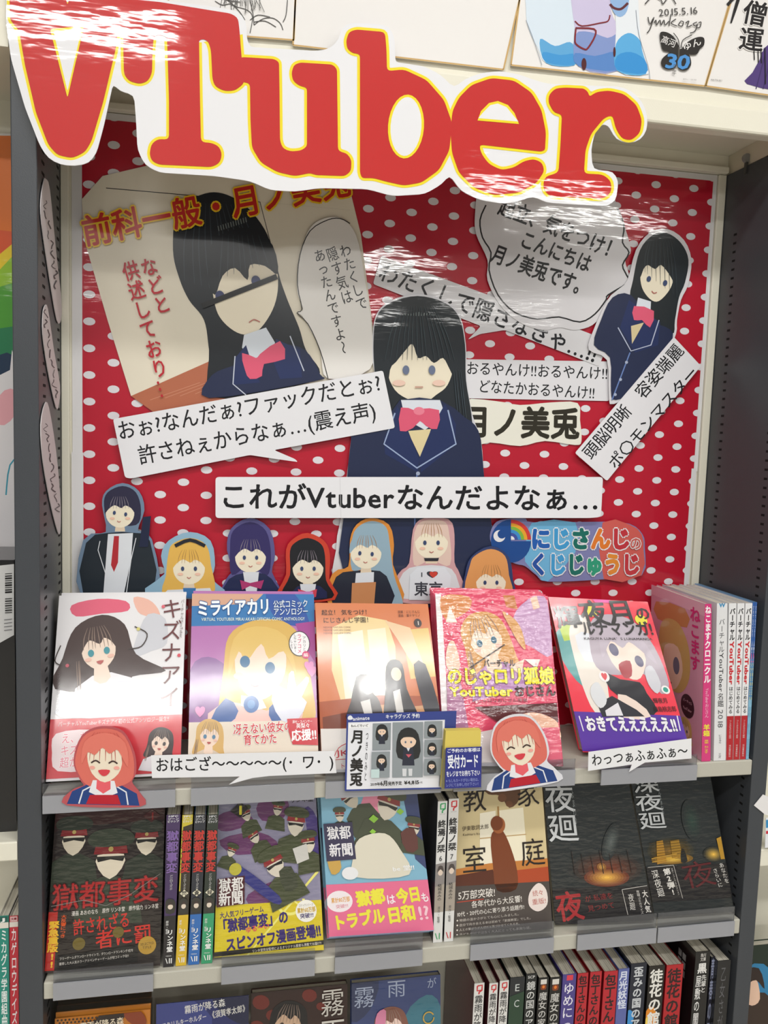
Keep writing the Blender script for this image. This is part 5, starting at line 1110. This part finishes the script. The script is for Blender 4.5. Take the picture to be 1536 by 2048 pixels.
# spines: x0 x1 (top), y top, colour, title, title colour, label
SP = [(949,969,1967,'#dcdad6','霧雨が降る森','#2a2a2c','first of three white spines with a red corner mark, bottom shelf','r'),
 (979,996,1967,'#dcdad6','霧雨が降る森','#2a2a2c','second of three white spines with a red corner mark, bottom shelf','r'),
 (1000,1018,1962,'#dcdad6','霧雨が降る森','#2a2a2c','third of three white spines with a red corner mark, bottom shelf','r'),
 (1021,1050,1955,'#22262a','ECHO','#c8ccca','thick charcoal spine with spaced capital letters E and C','e'),
 (1053,1074,1948,'#1d2122','鏡の国のアリス','#d6d6d4','dark spine beginning with SCP beside the thick charcoal one','s'),
 (1078,1098,1956,'#161616','魔女の家','#c8c6c2','left one of two black spines with an orange emblem','w'),
 (1101,1123,1955,'#161616','魔女の家','#c8c6c2','right one of two black spines with an orange emblem','w'),
 (1126,1153,1949,'#4a3f86','ゆめにっき','#e6e2ee','purple spine with pale kana, left of the three red ones','p'),
 (1156,1177,1947,'#b5202c','包丁さんのうわさ','#241014','left one of three red spines with dark brushed writing','x'),
 (1181,1204,1944,'#b5202c','包丁さんのうわさ','#241014','middle one of three red spines with dark brushed writing','x'),
 (1209,1236,1943,'#b5202c','包丁さんのうわさ','#241014','right one of three red spines with dark brushed writing','x'),
 (1238,1259,1938,'#5b66a4','月光妖怪','#d6dcec','slate-blue spine with pale writing, right of the red ones',''),
 (1263,1294,1927,'#1c2232','歪みの国のアリス','#c9ccd0','wide navy spine with white outlined writing and a blue glow','y'),
 (1299,1330,1932,'#1c1816','徒花の館','#e6e4de','black spine with bold white characters and a fiery foot','f'),
 (1334,1367,1930,'#b01c24','徒花の館','#2a0c10','wide red spine with dark red brushed characters, right of the fiery black one','x')]
for i, (x0, x1, yt, col, title, tc, lab, kind) in enumerate(SP):
    yb = 2240; sl = lambda x: x - .0775 * (x - 205) / 1130 * (yb - yt)
    side = {'r': '#5a2a30', 'e': '#1c2224', 'x': '#8a1a22'}.get(kind, col)
    root, P, Fs, Fl = spine_book(lab, (x0,yt),(x1,yt - 1),(sl(x1),yb),(sl(x0),yb), .946, .128, col, side, 'cover', zbot=S3 + .0005)
    H1 = Fs.H; a0 = 20
    if kind == 'r':
        g = '#c83038'; P.line([(30,26),(78,22),(78,74),(50,92),(50,112)], 15, g); P.line([(30,26),(30,74),(78,74)], 15, g); a0 = 120
    if kind == 'e':
        for k, ch in enumerate('ECHO'): P.t(ch, (32,70 + k * 110),(70,70 + k * 110), 70, tc, .0)
        P.poly([(0,130),(100,100),(100,400),(0,400)], '#24402e', 0); P.t('C', (32,180),(72,180), 72, tc, .0)
        P.done('printed_spine'); continue
    if kind == 's': P.t('SCP', (16,30),(84,30), 36, '#d6d6d4', .02); a0 = 70
    if kind == 'w': P.poly([(20,16),(80,16),(80,64),(20,64)], '#d8d4cc', 0); P.poly([(26,70),(74,70),(74,116),(26,116)], '#7c3a1c', 2); P.ell(50,90,13,15,'#e07a2a'); a0 = 140
    if kind == 'p': P.poly([(30,6),(76,6),(76,44),(30,44)], '#d83a4a', 0); a0 = 60
    if kind == 'f': P.poly([(0,H1 * .34),(50,H1 * .32),(70,H1 * .44),(0,H1 * .52)], '#e08a24', 3); P.ell(18, H1 * .42, 22, 30, '#f2d060')
    if kind == 'y': P.poly([(0,H1 * .34),(40,H1 * .38),(20,H1 * .50),(0,H1 * .48)], '#3a8fd0', 3)
    n = len(title); cw = 84 if kind != 'y' else 62
    out = None
    v1 = min(a0 + n * cw * 1.06, H1 - 20)
    P.v(title, (50,a0),(50,v1), cw, tc, .03 if kind in 'xfy' else .01, out=out)
    P.done('printed_spine')
# three last, black ones
root, P, Fs, Fl = spine_book('tall black spine with big white brush title, leaning slightly, right part of the bottom shelf', (1392,1904),(1421,1902),(1394,2250),(1365,2250), .938, .134, '#181718', '#1b1517', 'cover', zbot=S3 + .0005)
P.t('角川', (34,24),(72,24), 26, '#c8c4c0', .02); P.t('文庫', (34,50),(72,50), 26, '#c8c4c0', .02); P.t('黒', (18,108),(84,108), 70, '#e6e4e2', .03); P.v('先輩と', (68,150),(68,270), 36, '#e6e4e2', .01); P.v('屋敷の闇に迷わない', (32,150),(32,Fs.H - 60), 40, '#e6e4e2', .01); P.done('printed_spine')
Q = Print(Fl, root, 'cover', start=2)
for i in range(2):
    for j in range(3): Q.poly([(70 + i * 8,14 + j * 9),(76 + i * 8,14 + j * 9),(76 + i * 8,21 + j * 9),(70 + i * 8,21 + j * 9)], '#a8a4a4', 0)
Q.done('printed_side')
root, P, Fs, Fl = spine_book('thin dark spine with blue-grey kanji between two black books, bottom shelf', (1423,1915),(1431,1914),(1405,2245),(1397,2245), .944, .128, '#20202c', '#20202c', 'cover', zbot=S3 + .0005)
P.v('青春の日々', (50,20),(50,Fs.H * .8), 90, '#8c92ac', .02); P.done('printed_spine')
root, P, Fs, Fl = spine_book('wide matt black book at the right end of the bottom shelf with faint grey title', (1436,1922),(1462,1920),(1436,2245),(1411,2245), .937, .128, '#1f1f20', '#1f1f20', 'cover', zbot=S3 + .0005)
P.v('乙女さがし回廊', (50,40),(50,Fs.H * .9), 44, '#5c5c60', .0); P.done('printed_spine')

# ================================================================ clear book stops on the shelf fronts
CLR = lambda: mat_clear('clear_acrylic', '#eceef2', .05, .05)
GRY = lambda: mat_clear('grey_acrylic', '#d8d9de', .62, .15)
def stop(label, x0, x1, shelf, top=.014, h=.034, dy=0.0):
    z = S1 if shelf == 1 else S2; ym = {1: 1590, 2: 1930}[shelf]; Y = DF - .0012 - dy
    xa, xb = at(x0, ym, Y)[0], at(x1, ym, Y)[0]
    root = empty('book_stop', ((xa + xb) / 2, Y, z - .02)); tag(root, label, 'book stop', 'clear book stops on the shelf fronts')
    m = MB(); m.box(xa, xb, Y - .0012, Y, z - .019, z + top, CLR()); m.build('lip', root)
    m = MB(); m.box(xa, xb, Y - .0034, Y - .0016, z - .0195, z + .0006, GRY()); m.build('label_holder', root)
stop('clear stop with grey label rail under the leftmost white cover, top shelf', 86, 351, 1)
stop('clear stop with grey label rail under the pink and blue cover, top shelf', 382, 628, 1)
stop('clear stop with grey label rail at the pre-order card, top shelf', 650, 880, 1)
stop('clear stop with grey label rail under the crimson cover, top shelf', 905, 1146, 1)
stop('clear stop with grey label rail under the purple-banded comic, top shelf', 1198, 1388, 1, dy=.004)
stop('clear stop with grey label rail under the dark red-lettered comic', 107, 307, 2)
stop('clear stop with grey label rail under the yellow-banded comic', 443, 629, 2)
stop('clear stop with grey label rail under the blue comic with pink band', 669, 843, 2, top=.022)
stop('clear stop with grey label rail under the sepia novel', 938, 1103, 2, top=.022)
stop('clear stop with grey label rail under the orange-glow black book', 1150, 1306, 2, top=.020)
stop('clear stop with grey label rail under the rightmost black book', 1309, 1460, 2, top=.020)

# ================================================================ things hung on the front of shelf 1
def redhead(label, cx, cy, s, rot, rim):
    c, q = math.cos(math.radians(rot)), math.sin(math.radians(rot)); T = lambda pts: [(cx + (a * c - b * q) * s, cy + (a * q + b * c) * s) for a, b in pts]
    o, P = sheet('character_cutout', label, 'paper cutout', T([(-1.0,0.9),(-1.25,0.2),(-0.95,-0.8),(-0.2,-1.2),(0.7,-1.05),(1.2,-0.2),(1.3,0.6),(1.15,1.05),(1.5,1.5),(1.55,2.0),(-1.5,2.05),(-1.3,1.5),(-0.8,1.25)]), 0.9240, rim, 'card', sm=4, th=.0012, add=2)
    P.poly(T([(-1.5,2.03),(-1.3,1.5),(-0.6,1.15),(0.7,1.15),(1.4,1.5),(1.53,2.0)]), '#1f3f80', 0); P.line(T([(-1.0,2.0),(-0.85,1.45),(-0.4,1.2)]), s * .06, '#e2e4ea'); P.line(T([(1.05,1.98),(0.95,1.45),(0.5,1.2)]), s * .06, '#e2e4ea')
    P.poly(T([(-1.0,0.85),(-1.22,0.2),(-0.92,-0.78),(-0.2,-1.15),(0.68,-1.0),(1.15,-0.2),(1.25,0.6),(1.05,1.05),(0.3,1.3),(-0.6,1.25)]), '#dc6f62', 4)
    P.poly(T([(-0.45,1.0),(0.45,1.0),(0.6,1.5),(0,1.75),(-0.6,1.5)]), '#e9e9ee', 0); P.poly(T([(-0.28,0.9),(0.28,0.9),(0.3,1.35),(0,1.55),(-0.3,1.35)]), '#e8606a', 0); P.poly(T([(-0.55,1.62),(0.6,1.58),(0.75,1.98),(-0.7,2.0)]), '#b8182c', 0)
    P.poly(T([(-0.72,0.0),(-0.5,-0.5),(0.5,-0.5),(0.74,0.1),(0.6,0.7),(0.05,1.08),(-0.5,0.72)]), '#f0e2cc', 3)
    q5 = T([(-.5,-1.0),(.5,-1.0),(-1.0,.2),(1.05,.2)]); strands(P, q5, 9, s * .04, '#b9504a', s * .3)
    P.poly(T([(-0.95,0.35),(-0.85,-0.6),(0,-1.0),(0.85,-0.6),(1.0,0.4),(0.7,-0.05),(0.5,-0.3),(0.2,-0.12),(-0.1,-0.36),(-0.4,-0.05),(-0.7,-0.15)]), '#e2796a', 3)
    for sx in (-1, 1): P.line(T([(sx * .55, .28),(sx * .36, .18),(sx * .18, .28)]), s * .06, '#3a2422', 3)
    P.poly(T([(-0.24,.58),(0.24,.56),(0.12,.78),(-0.08,.8)]), '#d8414c', 3); P.ell(*T([(-.5,.48)])[0], s * .12, s * .07, '#f0a89c', rot); P.ell(*T([(.52,.46)])[0], s * .12, s * .07, '#f0a89c', rot)
    P.done()
redhead('orange-haired smiling paper cutout clipped at the left end of the top shelf', 209, 1513, 48, 2, '#b9545a')
redhead('orange-haired winking paper cutout with a white rim, right of the yellow card box', 1036, 1484, 44, -8, '#dfdfe6')
o, P = sheet('speech_tag', 'white tag with a wavy greeting and an emoticon, in front of the second stack', 'tag', [(302,1511),(668,1502),(673,1546),(538,1552),(505,1556),(458,1569),(480,1553),(304,1556)], 0.9225, '#e9e9ec', 'paper')
P.t('おはござ〜〜〜〜〜(･ワ･)', (310,1530),(668,1523), 31, '#1c1c1e', .012); P.done()
o, P = sheet('speech_tag', 'small white tag with slanted greeting kana below the purple band', 'tag', [(1177,1504),(1383,1477),(1383,1517),(1290,1525),(1278,1532),(1258,1544),(1264,1529),(1176,1542)], 0.9190, '#e9e9ec', 'paper')
P.t('わっつぁふぁふぁ〜', (1183,1521),(1376,1501), 26, '#1c1c1e', .012); P.done()
# pre-order card
z2 = (600, 1170, 2.954)
o, P = sheet('preorder_card', 'blue-edged pre-order card with figurine pictures and price, clipped at shelf centre', 'card', [(277,765),(925,745),(920,860),(855,870),(838,1205),(265,1218)], 0.9215, '#2d3f8c', 'cover', z=z2, th=.0015)
P.poly([(285,812),(856,796),(838,1195),(275,1208)], '#e9eaf0', 0); P.poly([(283,780),(297,770),(310,780),(310,794),(285,796)], '#e8ecf4', 2); P.t('animate', (312,790),(412,784), 30, '#eef0f6', .02); P.t('キャラグッズ 予約', (505,778),(708,772), 28, '#eef0f6', .02)
P.poly([(290,822),(410,818),(410,842),(290,846)], '#fafafc'); P.t('ねんどろいど', (300,833),(404,829), 17, '#1c1c20', .03)
P.v('月ノ美兎', (342,855),(330,1190), 78, '#141416', .035); P.v('つきのみと', (398,862),(386,1160), 17, '#2a2a30')
for (x0, y0, x1, y1, cx, cy, s) in ((430,818,538,978,484,858,24),(548,812,728,1138,640,910,46),(736,806,842,906,780,850,18),(736,916,842,1016,780,958,18),(424,986,532,1140,482,1030,20),(734,1028,840,1126,778,1064,18)):
    P.poly([(x0,y0),(x1,y0 - 3),(x1 - 3,y1 - 3),(x0 - 3,y1)], '#8f979c', 0)
    P.poly([(cx - s * 1.35, min(y1 - 12, cy + s * 2.4)),(cx - s * 1.3, cy - s * .6),(cx, cy - s * 1.5),(cx + s * 1.3, cy - s * .6),(cx + s * 1.35, min(y1 - 12, cy + s * 2.4))], '#1c2024', 3)
    P.poly([(cx - s * .6, cy + s * 1.05),(cx + s * .6, cy + s * 1.05),(cx + s * .8, min(y1 - 8, cy + s * 3.4)),(cx - s * .8, min(y1 - 8, cy + s * 3.4))], '#20273a', 0); P.poly([(cx - s * .3, cy + s * 1.0),(cx + s * .3, cy + s * 1.0),(cx, cy + s * 1.6)], '#e4e4ea')
    P.poly(ellipse(cx, cy + s * .25, s * 1.0, s * .9), '#eecfb6'); P.poly([(cx - s * 1.1, cy + s * .3),(cx - s * .8, cy - s * .9),(cx, cy - s * 1.2),(cx + s * .8, cy - s * .9),(cx + s * 1.1, cy + s * .3),(cx + s * .6, cy - s * .2),(cx - s * .6, cy - s * .2)], '#1c2024', 3)
    for sx in (-1, 1): P.ell(cx + sx * s * .36, cy + s * .4, s * .12, s * .15, '#5a6a80', n=10)
    if s > 40: P.poly([(604,1085),(630,1085),(628,1130),(606,1130)], '#d8dade'); P.poly([(640,1085),(664,1085),(662,1128),(642,1128)], '#d8dade'); P.poly([(625,1000),(660,1000),(642,1020)], '#d05a6a')
P.poly([(420,1090),(470,1088),(468,1140),(420,1140)], '#c6dcdc', 0)
P.t('2019年', (416,1178),(474,1176), 21, '#141416', .03); P.t('6月', (474,1172),(520,1170), 32, '#141416', .04); P.t('発売予定', (520,1174),(602,1170), 24, '#141416', .03); P.t('¥4,815', (616,1168),(704,1164), 28, '#141416', .04); P.t('+税', (704,1168),(724,1166), 14, '#141416')
P.done()
# holder with yellow cards
a, b, c, d = [at(600 + x / 2.954, 1170 + y / 2.954, .9090) for x, y in ((856,865),(1078,860),(1072,1205),(832,1212))]
root = empty('card_holder', (c + d) / 2); tag(root, 'clear holder of yellow reception cards with a blue notice, beside the pre-order card', 'card holder')
dy = np.array([0, .0110, 0.0]); mb = MB(); q = [d, c, b, a]
mid = lambda t: [d, c, c + (b - c) * t, d + (a - d) * t]
m2 = mid(.70); mb.hexa([p for p in m2] + [p + np.array([0, .0008, 0]) for p in m2], CLR()); mb.hexa([p + dy for p in m2] + [p + dy - np.array([0, .0008, 0]) for p in m2], CLR()); mb.build('clear_box', root)
mb = MB(); qq = [d + np.array([.0015, .0014, .001]), c + np.array([-.0015, .0014, .001]), b + np.array([-.0015, .0014, 0]), a + np.array([.0015, .0014, 0])]
mb.hexa(qq + [p + np.array([0, .009, 0]) for p in qq], mat('#dcc763', 'paper')); mb.build('card_pad', root)
pl = Plane((d + c) / 2 - np.array([0, .0002, 0])); P = Print(pl, root, 'cover', z=z2)
P.poly([(862,962),(1074,954),(1070,1195),(855,1203)], '#232c86', 0)
P.t('ご予約のお客様は', (868,981),(1066,972), 25, '#eef0f8', .02); P.t('受付カード', (872,1046),(1056,1038), 84, '#eef0f8', .03); P.t('をレジまでお持ち下さい', (864,1118),(1064,1108), 36, '#eef0f8', .02); P.t('※もしもカードがない場合は、', (862,1158),(1064,1148), 22, '#8f98d0', .01); P.t('レジにてお申し付け下さい！', (862,1184),(1064,1174), 22, '#8f98d0', .01)
P.done('printed_notice')

# ================================================================ the neighbouring bookcases
nb = empty('bookcase', (-0.4, 1.0, 0)); tag(nb, 'neighbouring bookcase at the left edge, mostly hidden by the grey upright', 'bookcase')
m = MB(); m.box(-0.9, -0.2187, DB, DB + .02, .001, Zw(.40), mat(CREAM, 'metal')); m.build('back_panel', nb)
m = MB(); m.box(-0.9, -0.2187, DF - .004, DF + .02, Zw(.3775), Zw(.4065) + .7, mat(CREAM, 'metal')); m.build('header_rail', nb)
m = MB(); m.box(-0.9, -0.2187, DF + .0202, DB, Zw(.379), Zw(.382), mat(CREAM, 'metal')); m.build('header_underside', nb)
zL = at(10, 1685, DF)[2]; m = MB(); m.box(-0.9, -0.2187, DF, DB - .0006, zL - .022, zL, mat(CREAM, 'metal')); m.build('shelf', nb, bevel=.0015)
m = MB(); m.box(-0.9, -0.2187, DF, DB - .0006, S3 - .02, S3, mat(CREAM, 'metal')); m.build('shelf', nb, bevel=.0015)
zp = at(10, 1160, 1.06)[2]
o, P = sheet('poster', 'bright poster of orange, yellow and green facets beyond the left upright', 'poster', [(-160,262),(48,268),(52,1200),(-160,1200)], 1.074, '#e2dedb', 'lam')
P.poly([(-160,268),(46,272),(46,470),(-160,440)], '#e07018', 0); P.poly([(-160,440),(46,466),(46,500),(-10,520),(-160,560)], '#d8501c'); P.poly([(-160,560),(0,508),(46,470),(46,560),(20,560),(-160,640)], '#e8c81c'); P.poly([(-160,560),(-20,560),(46,490),(46,620),(-160,640)], '#8fbf22')
P.poly([(-160,620),(46,560),(46,690),(-160,690)], '#4c9c2c', 0); P.poly([(-160,680),(46,650),(46,760),(-160,780)], '#1f7a4c', 0); P.poly([(-160,760),(14,705),(46,720),(46,830),(-160,830)], '#142f4c'); P.poly([(-160,830),(20,740),(24,700),(46,760),(46,1190),(-160,1190)], '#e4e0e2'); P.poly([(0,790),(30,780),(30,830),(0,850)], '#e8a8b0', 3); P.line([(46,908),(20,930),(12,990)], 3, '#3a9ab0', 3)
P.done()
bx = empty('boxed_item', (-.245, 1.0, zL)); tag(bx, 'black box with a white barcode label on the neighbouring shelf at left', 'box')
b0 = at(31, 1120, .955); m = MB(); zt_ = b0[2]; m.box(-.46, -.2250, .955, 1.06, zL + .0005, zt_, mat('#19191b', 'cover')); m.build('box_body', bx)
pl = Plane((0, .955, 1.3)); P = Print(pl, bx, 'cover', start=2)
P.poly([(-8,1132),(28,1128),(28,1270),(-8,1290)], '#c9c9c9', 0)
for k in range(9): P.line([(10,1148 + k * 4.6),(24,1147 + k * 4.6)], 1.6 + (k % 3), '#18181a')
for k in range(7): P.line([(10,1198 + k * 4.6),(24,1197 + k * 4.6)], 1.6 + (k % 2), '#18181a')
for k in range(4): P.line([(8,1240 + k * 7),(24,1238 + k * 7)], 1.2, '#55555a')
P.done('printed_label')
for (x0, x1, yt, col, st, tc, lab, low) in ((-2,17,1832,'#1f8a7a','ミカグラ学園組曲8','#e8f0ee','teal novel spine on the neighbouring lower shelf at the left edge','#d8d8d6'), (19,36,1832,'#c22838','カゲロウデイズⅣ','#f0e4e4','red novel spine touching the left upright, lower left',None)):
    root, P, Fs, Fl = spine_book(lab, (x0,yt),(x1,yt),(x1 + 3,2200),(x0 + 3,2200), .950, .105, col, '#b8b4ae', 'cover', zbot=S3 + .0005)
    H1 = Fs.H; P.poly([(8,6),(92,6),(92,70),(8,70)], '#16584e' if low else '#e0b8b8', 0); P.t('J' if low else '文庫', (30,40) if low else (16,36), (66,40) if low else (84,36), 50 if low else 32, '#f0f0ee' if low else '#8a1c28', .04)
    P.poly([(0,74),(100,74),(100,140),(0,140)], '#e4ddd2', 0)
    P.v(st, (50,150),(50,H1 * .46), 66, tc, .02)
    if low: P.poly([(0,H1 * .52),(100,H1 * .52),(100,H1 * .72),(0,H1 * .72)], low, 0); P.t('J', (34,H1 * .55),(66,H1 * .55), 60, '#c22838', .03); P.v('個性', (50,H1 * .6),(50,H1 * .7), 60, '#c22838', .03)
    P.done('printed_spine')
nr = empty('bookcase', (0.9, 1.0, 0)); tag(nr, 'neighbouring bookcase at the right edge beyond the dark upright', 'bookcase')
m = MB(); m.box(.7130, 1.5, DB, DB + .02, .001, Zw(.377), mat(CREAM, 'metal')); m.build('back_panel', nr)
zR = at(1536, 1700, DF)[2]; m = MB(); m.box(.7130, 1.5, DF + .002, DB - .001, zR - .024, zR, mat(CREAM, 'metal')); m.build('shelf', nr, bevel=.0015)
m = MB(); m.box(.7130, 1.5, DF + .002, DB - .001, S3 - .02, S3, mat(CREAM, 'metal')); m.build('shelf', nr, bevel=.0015)
zm = at(1536, 1700, DF)[2]
R = rect_at(.7200, .850, .940, S3 + .0005, .182, 10)
root, P, F = cover_book('dark green and blue novel cover with a figure, cut off at the lower right edge', R, .016, '#1c2a20', 'cover', '#16201a')
P.poly([(0,30),(30,20),(60,60),(0,70)], '#2a78a4', 3); P.poly([(0,60),(30,50),(60,90),(30,110),(0,100)], '#33241c', 3); P.poly([(6,38),(20,34),(24,56),(14,62),(5,54)], '#dcb8a0', 3); P.poly([(0,44),(4,26),(24,24),(30,46),(20,36),(8,40)], '#2a1c18', 3); P.poly([(0,96),(60,84),(60,142),(0,142)], '#22301c', 0); P.line([(2,100),(40,106)], 2, '#8a3a2c')
P.poly([(0,126),(24,130),(24,142),(0,142)], '#d8b830', 0); P.done('printed_cover')
o, P = sheet('price_card', 'small white card taped askew on the right upright', 'card', [(1508,1611),(1526,1589),(1552,1600),(1552,1634),(1530,1629)], .9285, '#e6e4e4', 'paper', th=.0005); P.done()
o, P = sheet('shelf_card', 'white card with blue stripes at the right edge above the neighbouring shelf', 'card', [(1532,1636),(1580,1630),(1580,1690),(1530,1696)], .928, '#e4e6ea', 'paper'); P.poly([(1532,1640),(1580,1634),(1580,1650),(1532,1656)], '#3a8cc0', 0); P.poly([(1532,1662),(1580,1658),(1580,1664),(1532,1668)], '#c83a48', 0); P.done()
